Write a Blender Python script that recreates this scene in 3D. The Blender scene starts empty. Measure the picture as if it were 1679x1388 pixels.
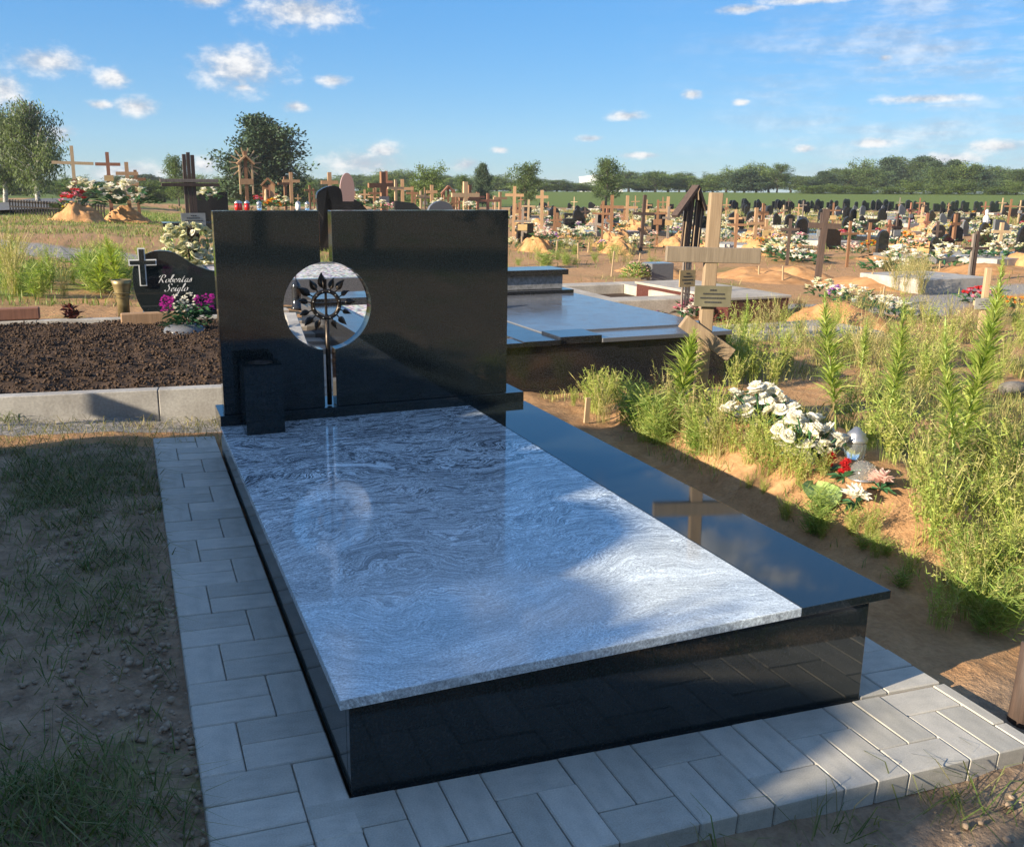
import bpy, bmesh, math, random
import numpy as np
from mathutils import Vector, Matrix, noise

random.seed(7)
RNG = np.random.default_rng(7)
SC = bpy.context.scene
COL = SC.collection

# ------------------------------------------------------------------ camera
F, PX, PY = 1471.8, 782.56, 646.78
CAM = np.array([-.3816, -1.7164, 1.3622])
_y, _p, _r = [math.radians(a) for a in (21.431, 12.736, .295)]
FW = np.array([math.sin(_y)*math.cos(_p), math.cos(_y)*math.cos(_p), -math.sin(_p)])
RT0 = np.array([math.cos(_y), -math.sin(_y), 0.]); UP0 = np.cross(RT0, FW)
RT = RT0*math.cos(_r)+UP0*math.sin(_r); UP = -RT0*math.sin(_r)+UP0*math.cos(_r)
cd = bpy.data.cameras.new('camera'); cam = bpy.data.objects.new('camera', cd); COL.objects.link(cam)
cam.matrix_world = Matrix(((RT[0], UP[0], -FW[0], CAM[0]), (RT[1], UP[1], -FW[1], CAM[1]),
                           (RT[2], UP[2], -FW[2], CAM[2]), (0, 0, 0, 1)))
cd.sensor_width = 36; cd.sensor_fit = 'HORIZONTAL'; cd.lens = F/1679*36
cd.shift_x = (839.5-PX)/1679; cd.shift_y = (PY-694)/1679
cd.clip_start = .05; cd.clip_end = 3000
SC.camera = cam

# ------------------------------------------------------------------ sun, sky, exposure
SUN_EL, SUN_AZ = math.radians(18.8), math.radians(10)      # light travels along +x, turned SUN_AZ towards +y
LDIR = Vector((math.cos(SUN_EL)*math.cos(SUN_AZ), math.cos(SUN_EL)*math.sin(SUN_AZ), -math.sin(SUN_EL)))
sd = bpy.data.lights.new('sun', 'SUN'); sd.energy = 4.4; sd.angle = math.radians(.53); sd.color = (1, .86, .66)
so = bpy.data.objects.new('sun', sd); COL.objects.link(so)
so.rotation_euler = LDIR.to_track_quat('-Z', 'Y').to_euler(); so.location = (-20, 0, 20)
SC.view_settings.view_transform = 'Standard'; SC.view_settings.look = 'None'
SC.view_settings.exposure = 1.48; SC.view_settings.gamma = 1; SC.view_settings.use_curve_mapping = False

def pix_dir(u, v):
    d = FW*F+RT*(u-PX)-UP*(v-PY); return d/np.linalg.norm(d)

wd = bpy.data.worlds.new('World'); SC.world = wd; wd.use_nodes = True
nt = wd.node_tree; nt.nodes.clear()
def wn(t, **k):
    n = nt.nodes.new(t)
    for a, b in k.items(): setattr(n, a, b)
    return n
def wm(op, a, b=None, c=None, clamp=False):
    n = wn('ShaderNodeMath', operation=op, use_clamp=clamp)
    for i, s in enumerate((a, b, c)):
        if s is None: continue
        if isinstance(s, (int, float)): n.inputs[i].default_value = s
        else: nt.links.new(s, n.inputs[i])
    return n.outputs[0]
sky = wn('ShaderNodeTexSky', sky_type='NISHITA', sun_disc=False, sun_elevation=SUN_EL,
         sun_rotation=math.atan2(-LDIR.x, -LDIR.y), altitude=100, air_density=1.0, dust_density=.15, ozone_density=4.0)
tc = wn('ShaderNodeTexCoord'); sx = wn('ShaderNodeSeparateXYZ'); nt.links.new(tc.outputs['Generated'], sx.inputs[0])
az = wm('ARCTAN2', sx.outputs[0], sx.outputs[1]); el = wm('ARCSINE', sx.outputs[2])
cv = wn('ShaderNodeCombineXYZ'); nt.links.new(az, cv.inputs[0]); nt.links.new(el, cv.inputs[1])
CLOUDS = [(495, 16, 105, 34), (335, 0, 45, 12), (392, 112, 82, 44), (398, 143, 20, 8), (78, 101, 62, 22), (185, 128, 32, 18), (225, 175, 38, 18),
          (5, 148, 34, 30), (545, 132, 28, 11), (485, 175, 24, 10), (600, 268, 78, 24), (628, 248, 34, 16), (768, 270, 34, 13),
          (1028, 190, 34, 9), (967, 227, 26, 6), (1135, 155, 20, 9), (1215, 168, 14, 6), (1432, 234, 42, 10), (1320, 244, 20, 8), (820, 246, 16, 6),
          (1215, 15, 50, 8), (1330, 0, 90, 7), (1520, 162, 80, 8), (98, 218, 26, 16), (338, 272, 28, 16), (1050, 255, 40, 6), (1640, 240, 60, 12), (1450, 95, 16, 8),
          (165, 172, 22, 8), (1550, 262, 80, 14), (870, 300, 60, 8), (210, 285, 70, 20)]
dmin = None
for (u, v, w, h) in CLOUDS:
    d = pix_dir(u, v); a0, e0 = math.atan2(d[0], d[1]), math.asin(d[2])
    s = wn('ShaderNodeVectorMath', operation='SUBTRACT'); nt.links.new(cv.outputs[0], s.inputs[0]); s.inputs[1].default_value = (a0, e0, 0)
    m = wn('ShaderNodeVectorMath', operation='MULTIPLY'); nt.links.new(s.outputs[0], m.inputs[0]); m.inputs[1].default_value = (F/w/.88, F/h/.88, 0)
    l = wn('ShaderNodeVectorMath', operation='LENGTH'); nt.links.new(m.outputs[0], l.inputs[0])
    dmin = l.outputs['Value'] if dmin is None else wm('MINIMUM', dmin, l.outputs['Value'])
def wnoise(scale, stretch, det=6., rough=.6):
    mp = wn('ShaderNodeMapping'); nt.links.new(cv.outputs[0], mp.inputs[0]); mp.inputs['Scale'].default_value = stretch
    n = wn('ShaderNodeTexNoise'); nt.links.new(mp.outputs[0], n.inputs['Vector'])
    n.inputs['Scale'].default_value = scale; n.inputs['Detail'].default_value = det; n.inputs['Roughness'].default_value = rough
    return n.outputs[0]
def wramp(x, a, b):
    n = wn('ShaderNodeMapRange', interpolation_type='SMOOTHSTEP'); nt.links.new(x, n.inputs[0])
    n.inputs[1].default_value = a; n.inputs[2].default_value = b; return n.outputs[0]
n1 = wnoise(34, (1, 1.5, 1), 7, .62)
dd = wm('ADD', dmin, wm('MULTIPLY', wm('SUBTRACT', n1, .5), 2.3))
cum = wm('MULTIPLY', wramp(dd, 1.3, .05), .9)
n2 = wnoise(5.5, (1, 1.9, 1), 8, .6)                        # larger cumulus higher up, all round the sky
high = wm('MULTIPLY', wm('MULTIPLY', wramp(n2, .49, .61), wramp(el, .25, .33)), .9)
n3 = wnoise(7, (1, 5.5, 1), 9, .66)                         # thin veil of cirrus
dv = pix_dir(1600, 150); a0, e0 = math.atan2(dv[0], dv[1]), math.asin(dv[2])
veil = wm('MULTIPLY', wm('MULTIPLY', wramp(n3, .38, .72), wramp(az, a0-.36, a0-.02)), wramp(el, .34, .12))
veil = wm('MULTIPLY', veil, .6)
alpha = wm('MAXIMUM', wm('MAXIMUM', cum, high), veil)
cm = wn('ShaderNodeMix', data_type='RGBA'); nt.links.new(wramp(n1, .36, .62), cm.inputs[0])
cm.inputs[6].default_value = (2.7, 2.65, 2.6, 1); cm.inputs[7].default_value = (1.3, 1.45, 1.7, 1)
gm = wn('ShaderNodeGamma'); gm.inputs[1].default_value = .4; nt.links.new(sky.outputs[0], gm.inputs[0])
hsv = wn('ShaderNodeHueSaturation'); hsv.inputs['Saturation'].default_value = 1.95; nt.links.new(gm.outputs[0], hsv.inputs['Color'])
tint = wn('ShaderNodeMix', data_type='RGBA', blend_type='MULTIPLY'); tint.inputs[0].default_value = 1; nt.links.new(hsv.outputs[0], tint.inputs[6]); tint.inputs[7].default_value = (.68, .91, 1.2, 1)
mx = wn('ShaderNodeMix', data_type='RGBA'); nt.links.new(alpha, mx.inputs[0]); nt.links.new(tint.outputs[2], mx.inputs[6]); nt.links.new(cm.outputs[2], mx.inputs[7])
bg = wn('ShaderNodeBackground'); bg.inputs[1].default_value = .138; nt.links.new(mx.outputs[2], bg.inputs[0])
wo = wn('ShaderNodeOutputWorld'); nt.links.new(bg.outputs[0], wo.inputs[0])

# ------------------------------------------------------------------ terrain function and placement on it
def sm(x, a, b):
    t = np.clip((x-a)/(b-a), 0, 1); return t*t*(3-2*t)
def H(x, y):
    h = .035-.0535*9*np.tanh(x/9)+.0184*10*np.tanh(y/10)
    h = h+.012*sm(-x, .25, .5)-.03*sm(-y, .2, .34)
    q = 1-((x-2.82-.12*(y-2.))/.68)**2-((y-2.)/1.85)**2
    h = h+1.7*sm(np.hypot(x, y), 106, 185)*sm(x, 15, 55)
    return h+.27*sm(q, 0, 1.)
def gp(u, v):
    d = pix_dir(u, v); d = d/math.hypot(d[0], d[1]); s, st = .5, .02
    while s < 900:
        P = CAM+d*s
        if P[2] < H(P[0], P[1]): return np.array([P[0], P[1], H(P[0], P[1])])
        s += st; st = .004*s
    P = CAM+d*900; return np.array([P[0], P[1], H(P[0], P[1])])
def at_range(u, D):                                         # ground point at range D in the direction of column u
    d = pix_dir(u, 320); d = d/math.hypot(d[0], d[1]); P = CAM+d*D
    return np.array([P[0], P[1], H(P[0], P[1])])
def on_z(u, v, z):
    d = pix_dir(u, v); return CAM+d*(z-CAM[2])/d[2]
def depth(P): return float((np.array(P)-CAM)@FW)

# ------------------------------------------------------------------ materials
MATS = {}
def node_mat(name):
    m = bpy.data.materials.new(name); m.use_nodes = True; t = m.node_tree
    b = t.nodes['Principled BSDF']; MATS[name] = m
    return m, t, b
def nd(t, typ, ins=None, **k):
    n = t.nodes.new(typ)
    for a, b in k.items(): setattr(n, a, b)
    for i, v in (ins or {}).items():
        if isinstance(v, bpy.types.NodeSocket): t.links.new(v, n.inputs[i])
        else: n.inputs[i].default_value = v
    return n
def ramp(t, fac, stops):
    n = t.nodes.new('ShaderNodeValToRGB'); t.links.new(fac, n.inputs[0]); e = n.color_ramp.elements
    while len(e) < len(stops): e.new(.5)
    for q, (p, c) in zip(e, stops): q.position = p; q.color = tuple(c)+(1,)
    return n.outputs[0]
def coords(t, scale=(1, 1, 1), kind='Object'):
    c = t.nodes.new('ShaderNodeTexCoord'); m = nd(t, 'ShaderNodeMapping', {0: c.outputs[kind], 3: scale}); return m.outputs[0]
def tnoise(t, vec, scale, det=5., rough=.6, dist=0.):
    return nd(t, 'ShaderNodeTexNoise', {'Vector': vec, 'Scale': scale, 'Detail': det, 'Roughness': rough, 'Distortion': dist}).outputs[0]
def bump(t, b, h, strength=.3, dist=.01):
    n = nd(t, 'ShaderNodeBump', {'Height': h, 'Strength': strength, 'Distance': dist}); t.links.new(n.outputs[0], b.inputs['Normal'])
def mixc(t, f, a, b, typ='MIX'):
    n = t.nodes.new('ShaderNodeMix'); n.data_type = 'RGBA'; n.blend_type = typ
    for i, v in ((0, f), (6, a), (7, b)):
        if isinstance(v, bpy.types.NodeSocket): t.links.new(v, n.inputs[i])
        else: n.inputs[i].default_value = v if i == 0 else tuple(v)+(1,)
    return n.outputs[2]

def noisy(name, c1, c2, scale=8, rough=.75, det=6., bs=.2, bd=.01, stretch=(1, 1, 1), lo=.35, hi=.65, spec=.4, fine=0.):
    m, t, b = node_mat(name); v = coords(t, stretch); n = tnoise(t, v, scale, det)
    c = ramp(t, n, [(lo, c1), (hi, c2)])
    if fine:
        f = tnoise(t, v, scale*14, 3.); c = mixc(t, fine, c, ramp(t, f, [(.3, (.15, .15, .15)), (.7, (1, 1, 1))]), 'MULTIPLY')
        bump(t, b, f, bs, bd)
    elif bs: bump(t, b, n, bs, bd)
    t.links.new(c, b.inputs['Base Color']); b.inputs['Roughness'].default_value = rough; b.inputs['Specular IOR Level'].default_value = spec
    return m
def wood(name, c1, c2, rough=.7):
    m, t, b = node_mat(name); v = coords(t, (14, 14, 1.2)); n = tnoise(t, v, 3., 6, .65, .4)
    v2 = coords(t, (90, 90, 2.5)); n2 = tnoise(t, v2, 3., 3)
    c = mixc(t, .35, ramp(t, n, [(.3, c1), (.7, c2)]), ramp(t, n2, [(.35, (.45, .42, .38)), (.65, (1, 1, 1))]), 'MULTIPLY')
    t.links.new(c, b.inputs['Base Color']); b.inputs['Roughness'].default_value = rough; bump(t, b, n2, .25, .004)
    return m
def polished(name, c1, c2, rough=.035, ior=1.58, scale=160):
    m, t, b = node_mat(name); v = coords(t); n = tnoise(t, v, scale, 2.)
    t.links.new(ramp(t, n, [(.45, c1), (.75, c2)]), b.inputs['Base Color'])
    d = tnoise(t, v, 6., 5.); t.links.new(nd(t, 'ShaderNodeMapRange', {0: d, 1: .4, 2: .75, 3: rough, 4: rough*2.2}).outputs[0], b.inputs['Roughness'])
    b.inputs['IOR'].default_value = ior
    return m
def leafy(name, tint=(1, 1, 1), trans=.4, rough=.55):
    m, t, b = node_mat(name); a = nd(t, 'ShaderNodeVertexColor', layer_name='Col')
    c = mixc(t, 1., a.outputs[0], tint, 'MULTIPLY'); t.links.new(c, b.inputs['Base Color']); b.inputs['Roughness'].default_value = rough
    b.inputs['Specular IOR Level'].default_value = .25
    tr = nd(t, 'ShaderNodeBsdfTranslucent'); t.links.new(mixc(t, 1., c, (1.1, 1.2, .55), 'MULTIPLY'), tr.inputs[0])
    ms = nd(t, 'ShaderNodeMixShader', {0: trans, 1: b.outputs[0], 2: tr.outputs[0]})
    t.links.new(ms.outputs[0], t.nodes['Material Output'].inputs[0]); return m
def petal(name, c, c2=None):
    m, t, b = node_mat(name); n = tnoise(t, coords(t), 25, 3.); c2 = c2 or tuple(x*.8 for x in c)
    t.links.new(ramp(t, n, [(.35, c2), (.65, c)]), b.inputs['Base Color']); b.inputs['Roughness'].default_value = .6
    b.inputs['Specular IOR Level'].default_value = .2
    tr = nd(t, 'ShaderNodeBsdfTranslucent', {0: c+(1,)}); ms = nd(t, 'ShaderNodeMixShader', {0: .38, 1: b.outputs[0], 2: tr.outputs[0]})
    t.links.new(ms.outputs[0], t.nodes['Material Output'].inputs[0]); return m

BLACK = polished('black_granite', (.012, .0175, .019), (.026, .032, .034))
BLACK2 = polished('dark_granite', (.012, .013, .015), (.05, .05, .055), .09)
BLUEGREY = polished('grey_polished_granite', (.10, .105, .115), (.22, .225, .24), .12, 1.5, 220)
RED = polished('red_brown_granite', (.07, .024, .02), (.15, .06, .05), .2, 1.5, 120)
CUTGREY = noisy('sawn_grey_granite', (.2, .2, .2), (.38, .38, .38), 30, .7, fine=.5, bs=.1, bd=.002)
CONC = noisy('concrete', (.33, .31, .28), (.47, .45, .41), 5, .85, fine=.35, bs=.25, bd=.003)
SLABC = noisy('pale_concrete', (.36, .32, .27), (.50, .45, .38), 4, .9, fine=.35, bs=.25, bd=.003)
TILE = noisy('beige_paving', (.40, .35, .29), (.52, .47, .40), 6, .85, fine=.25, bs=.1, bd=.002)
PINE = wood('pale_pine_wood', (.40, .28, .16), (.52, .38, .23))
PINEG = wood('weathered_pine_wood', (.25, .175, .105), (.37, .27, .17))
PINE_SHADE = wood('weathered_pine_shade_tone', (.19, .15, .105), (.28, .225, .16))  # darker copy of the weathered pine, with shade painted into its colour
TAN = wood('tan_wood', (.31, .185, .095), (.43, .27, .15))
BROWN = wood('brown_wood', (.17, .085, .042), (.27, .14, .07))
REDW = wood('red_brown_wood', (.20, .085, .05), (.30, .135, .08))
DARKW = wood('dark_wood', (.045, .03, .024), (.10, .065, .05))
GREYW = wood('grey_wood', (.16, .13, .11), (.27, .23, .19))
BRONZE = noisy('bronze', (.035, .028, .022), (.075, .06, .048), 40, .38, bs=.15, bd=.002); BRONZE.node_tree.nodes['Principled BSDF'].inputs['Metallic'].default_value = .75
BRASSV = noisy('aged_brass', (.20, .15, .07), (.34, .27, .13), 12, .42, bs=.1, bd=.002); BRASSV.node_tree.nodes['Principled BSDF'].inputs['Metallic'].default_value = .6
IRON = noisy('dark_iron', (.03, .027, .025), (.07, .06, .05), 20, .6)
STEEL = noisy('steel', (.35, .35, .36), (.5, .5, .5), 20, .35); STEEL.node_tree.nodes['Principled BSDF'].inputs['Metallic'].default_value = .8
PLQ = noisy('grey_plaque', (.22, .22, .21), (.30, .30, .29), 9, .5, bs=0)
PLQO = noisy('olive_plaque', (.13, .12, .075), (.18, .165, .11), 9, .45, bs=0)
PLQB = noisy('brass_plaque', (.36, .25, .11), (.46, .33, .16), 9, .45, bs=0)
INK = noisy('dark_lettering', (.03, .03, .03), (.06, .06, .06), 9, .7, bs=0)
LIGHTL = noisy('light_lettering', (.62, .62, .6), (.75, .75, .72), 9, .6, bs=0)
STONE = noisy('field_stone', (.13, .115, .10), (.26, .24, .21), 7, .85, fine=.4, bs=.5, bd=.01)
WHITEST = noisy('white_plaster', (.62, .60, .56), (.76, .74, .70), 6, .7)
BARK = noisy('bark', (.045, .035, .028), (.12, .10, .08), 6, .9, stretch=(3, 3, .6), bs=.6, bd=.03)
BIRCHB = noisy('birch_bark', (.10, .09, .08), (.55, .53, .49), 5, .8, stretch=(1, 1, 4), lo=.38, hi=.5)
LEAF = leafy('foliage'); GRASS = leafy('grass_blades', trans=.3); NEEDLE = leafy('needles', trans=.12)
P_WHITE = petal('white_petals', (.92, .89, .78), (.86, .83, .70)); P_CREAM = petal('cream_petals', (.80, .78, .50)); P_YEL = petal('yellow_petals', (.80, .66, .04))
P_PINK = petal('pink_petals', (.78, .30, .40)); P_MAG = petal('magenta_petals', (.60, .045, .42)); P_RED = petal('red_petals', (.62, .035, .04))
P_ORG = petal('orange_petals', (.80, .26, .03)); P_VIO = petal('violet_petals', (.50, .22, .58)); P_BLUSH = petal('blush_petals', (.82, .58, .50))
GREEN = noisy('artificial_leaves', (.02, .075, .03), (.05, .15, .06), 15, .55, bs=0)
LIME = noisy('lime_leaves', (.26, .36, .10), (.36, .46, .16), 18, .5, bs=.3, bd=.004)
CAND_R = noisy('red_lantern', (.42, .012, .015), (.55, .03, .03), 9, .25, bs=0)
CAND_Y = noisy('yellow_lantern', (.70, .56, .03), (.78, .66, .06), 9, .3, bs=0)
WHITEP = noisy('white_plastic', (.66, .66, .64), (.78, .78, .76), 9, .4, bs=0)
PINKST = noisy('pink_granite', (.26, .17, .155), (.36, .25, .23), 60, .3, bs=0)
FARB = noisy('white_cladding', (.70, .72, .74), (.80, .81, .82), 2, .6, bs=0)
ASPH = noisy('asphalt', (.09, .09, .092), (.16, .16, .16), 3, .9, fine=.3, bs=.2, bd=.004)
m, t, b = node_mat('clear_glass'); b.inputs['Base Color'].default_value = (.92, .96, .95, 1); b.inputs['Roughness'].default_value = .08; b.inputs['Transmission Weight'].default_value = .9; b.inputs['IOR'].default_value = 1.3
GLASS = m

# pavers: cool grey concrete, each its own tone
m, t, b = node_mat('paver_concrete'); PAVER = m
v = coords(t, (1, 1, 1)); oi = nd(t, 'ShaderNodeObjectInfo')
f = tnoise(t, v, 260, 3.); g = tnoise(t, coords(t, (1, 1, 1), 'Generated'), 2.2, 5.)
c = ramp(t, oi.outputs['Random'], [(0, (.44, .42, .365)), (.5, (.50, .475, .415)), (1, (.57, .54, .475))])
c = mixc(t, .55, c, ramp(t, g, [(.3, (.62, .62, .60)), (.7, (1.1, 1.08, 1.04))]), 'MULTIPLY')
c = mixc(t, .28, c, ramp(t, f, [(.35, (.5, .5, .5)), (.65, (1.2, 1.2, 1.2))]), 'MULTIPLY')
sp = tnoise(t, coords(t, (1, 1, 1), 'Object'), 46, 2.); c = mixc(t, ramp(t, sp, [(.70, (0, 0, 0)), (.76, (.5, .5, .5))]), c, (.60, .58, .54))
t.links.new(c, b.inputs['Base Color']); b.inputs['Roughness'].default_value = .8; bump(t, b, f, .35, .0015)

# veined grey granite of the cover slab
m, t, b = node_mat('veined_granite'); VEIN = m
v = coords(t, (1, 1, 1))
w1 = nd(t, 'ShaderNodeTexNoise', {'Vector': v, 'Scale': 1.5, 'Detail': 3., 'Roughness': .5}).outputs[1]
w2 = nd(t, 'ShaderNodeTexNoise', {'Vector': v, 'Scale': 5.5, 'Detail': 3., 'Roughness': .5}).outputs[1]
def vadd(a, b_, s):
    q = nd(t, 'ShaderNodeVectorMath', {0: b_, 1: (.5, .5, .5)}, operation='SUBTRACT')
    q2 = nd(t, 'ShaderNodeVectorMath', {0: q.outputs[0], 1: s}, operation='MULTIPLY')
    return nd(t, 'ShaderNodeVectorMath', {0: a, 1: q2.outputs[0]}, operation='ADD').outputs[0]
vw = vadd(vadd(v, w1, (1.0, .62, 0)), w2, (.20, .10, 0))
st = nd(t, 'ShaderNodeMapping', {0: vw, 2: (0, 0, .18), 3: (.8, 3.7, 1)}).outputs[0]
veins = tnoise(t, st, 2.0, 9., .66)
grain = tnoise(t, nd(t, 'ShaderNodeMapping', {0: vw, 2: (0, 0, .12), 3: (14, 62, 20)}).outputs[0], 3.0, 6., .72)
spk = tnoise(t, v, 170, 3., .75); patch = tnoise(t, vw, 1.6, 3.)
sy = nd(t, 'ShaderNodeSeparateXYZ', {0: v}).outputs[1]
where = nd(t, 'ShaderNodeMath', {0: patch, 1: 1.5, 2: sy}, operation='MULTIPLY_ADD').outputs[0]
amt = nd(t, 'ShaderNodeMapRange', {0: where, 1: -.2, 2: 1.1, 3: .2, 4: .92}).outputs[0]
base = ramp(t, tnoise(t, nd(t, 'ShaderNodeMapping', {0: vw, 3: (2, 7, 1)}).outputs[0], 1.2, 4.), [(.3, (.56, .565, .57)), (.55, (.72, .72, .72)), (.75, (.92, .92, .91))])
lines = None
for src_, lv, wd_ in ((veins, .40, .034), (veins, .50, .026), (veins, .585, .034), (veins, .455, .012), (veins, .545, .013), (veins, .36, .02), (veins, .63, .02)):
    q = nd(t, 'ShaderNodeMath', {0: src_, 1: lv}, operation='SUBTRACT').outputs[0]; q = nd(t, 'ShaderNodeMath', {0: q}, operation='ABSOLUTE').outputs[0]
    q = nd(t, 'ShaderNodeMapRange', {0: q, 1: 0., 2: wd_, 3: 0., 4: 1.}, interpolation_type='SMOOTHSTEP').outputs[0]
    lines = q if lines is None else nd(t, 'ShaderNodeMath', {0: lines, 1: q}, operation='MULTIPLY').outputs[0]
streak = ramp(t, lines, [(0., (.07, .08, .10)), (.5, (.50, .51, .53)), (1., (1.25, 1.25, 1.25))])
c = mixc(t, amt, base, streak, 'MULTIPLY')
c = mixc(t, .62, c, ramp(t, grain, [(.28, (.18, .19, .21)), (.42, (.62, .62, .64)), (.55, (1.05, 1.05, 1.05)), (.68, (1.4, 1.4, 1.4))]), 'MULTIPLY')
c = mixc(t, .5, c, ramp(t, spk, [(.36, (.30, .31, .33)), (.50, (.95, .95, .95)), (.64, (1.4, 1.4, 1.4))]), 'MULTIPLY')
c = mixc(t, 1., c, (.90, 1.0, 1.04), 'MULTIPLY')
t.links.new(c, b.inputs['Base Color']); b.inputs['Roughness'].default_value = .07; b.inputs['IOR'].default_value = 1.5

# ground: dirt / sand / turf / gravel from masks
m, t, b = node_mat('ground_cover'); GROUND = m
a = nd(t, 'ShaderNodeVertexColor', layer_name='Col'); sp = nd(t, 'ShaderNodeSeparateColor', {0: a.outputs[0]})
v = coords(t, (1, 1, 1)); na = tnoise(t, v, 1.3, 8., .65); nb = tnoise(t, v, 9, 7., .7); nc = tnoise(t, v, 45, 4., .7); ne = tnoise(t, v, .16, 6.)
dirt = ramp(t, nb, [(.3, (.19, .13, .085)), (.7, (.46, .335, .225))])
sand = mixc(t, ne, ramp(t, nb, [(.3, (.36, .175, .07)), (.7, (.54, .29, .13))]), ramp(t, nb, [(.3, (.36, .22, .115)), (.7, (.54, .37, .21))]))
turf = ramp(t, nb, [(.3, (.07, .11, .02)), (.5, (.12, .175, .035)), (.7, (.22, .23, .07))])
grav = ramp(t, nc, [(.3, (.20, .185, .165)), (.7, (.44, .41, .37))])
def thr(s, k=.5):
    q = nd(t, 'ShaderNodeMath', {0: nb, 1: .5}, operation='SUBTRACT').outputs[0]
    q = nd(t, 'ShaderNodeMath', {0: q, 1: k, 2: s}, operation='MULTIPLY_ADD').outputs[0]
    return nd(t, 'ShaderNodeMapRange', {0: q, 1: .3, 2: .7}, interpolation_type='SMOOTHSTEP').outputs[0]
c = mixc(t, thr(sp.outputs[1]), dirt, sand); c = mixc(t, thr(sp.outputs[0], .9), c, turf); c = mixc(t, thr(sp.outputs[2]), c, grav)
c = mixc(t, .5, c, ramp(t, nc, [(.3, (.55, .53, .5)), (.7, (1.15, 1.12, 1.1))]), 'MULTIPLY')
t.links.new(c, b.inputs['Base Color']); b.inputs['Roughness'].default_value = .95; b.inputs['Specular IOR Level'].default_value = .15
hh = nd(t, 'ShaderNodeMath', {0: nc, 1: .35, 2: nb}, operation='MULTIPLY_ADD').outputs[0]; bump(t, b, hh, .8, .03)

m, t, b = node_mat('dark_soil'); SOIL = m
v = coords(t); n = tnoise(t, v, 22, 6., .7); n2 = tnoise(t, v, 120, 3.)
c = ramp(t, n, [(.3, (.03, .02, .014)), (.6, (.085, .057, .04)), (.75, (.15, .105, .074))]); c = mixc(t, .4, c, ramp(t, n2, [(.3, (.5, .5, .5)), (.75, (1.5, 1.4, 1.3))]), 'MULTIPLY')
t.links.new(c, b.inputs['Base Color']); b.inputs['Roughness'].default_value = .95; b.inputs['Specular IOR Level'].default_value = .15; bump(t, b, n, .6, .02)

m, t, b = node_mat('white_gravel'); GRAV = m
v = coords(t); vo = nd(t, 'ShaderNodeTexVoronoi', {'Vector': v, 'Scale': 28}); 
t.links.new(mixc(t, .5, ramp(t, vo.outputs[0], [(0, (.75, .74, .72)), (.5, (.5, .49, .47)), (.8, (.05, .05, .05))]), vo.outputs[1], 'SOFT_LIGHT'), b.inputs['Base Color'])
b.inputs['Roughness'].default_value = .8; bump(t, b, vo.outputs[0], -.9, .02)

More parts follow.
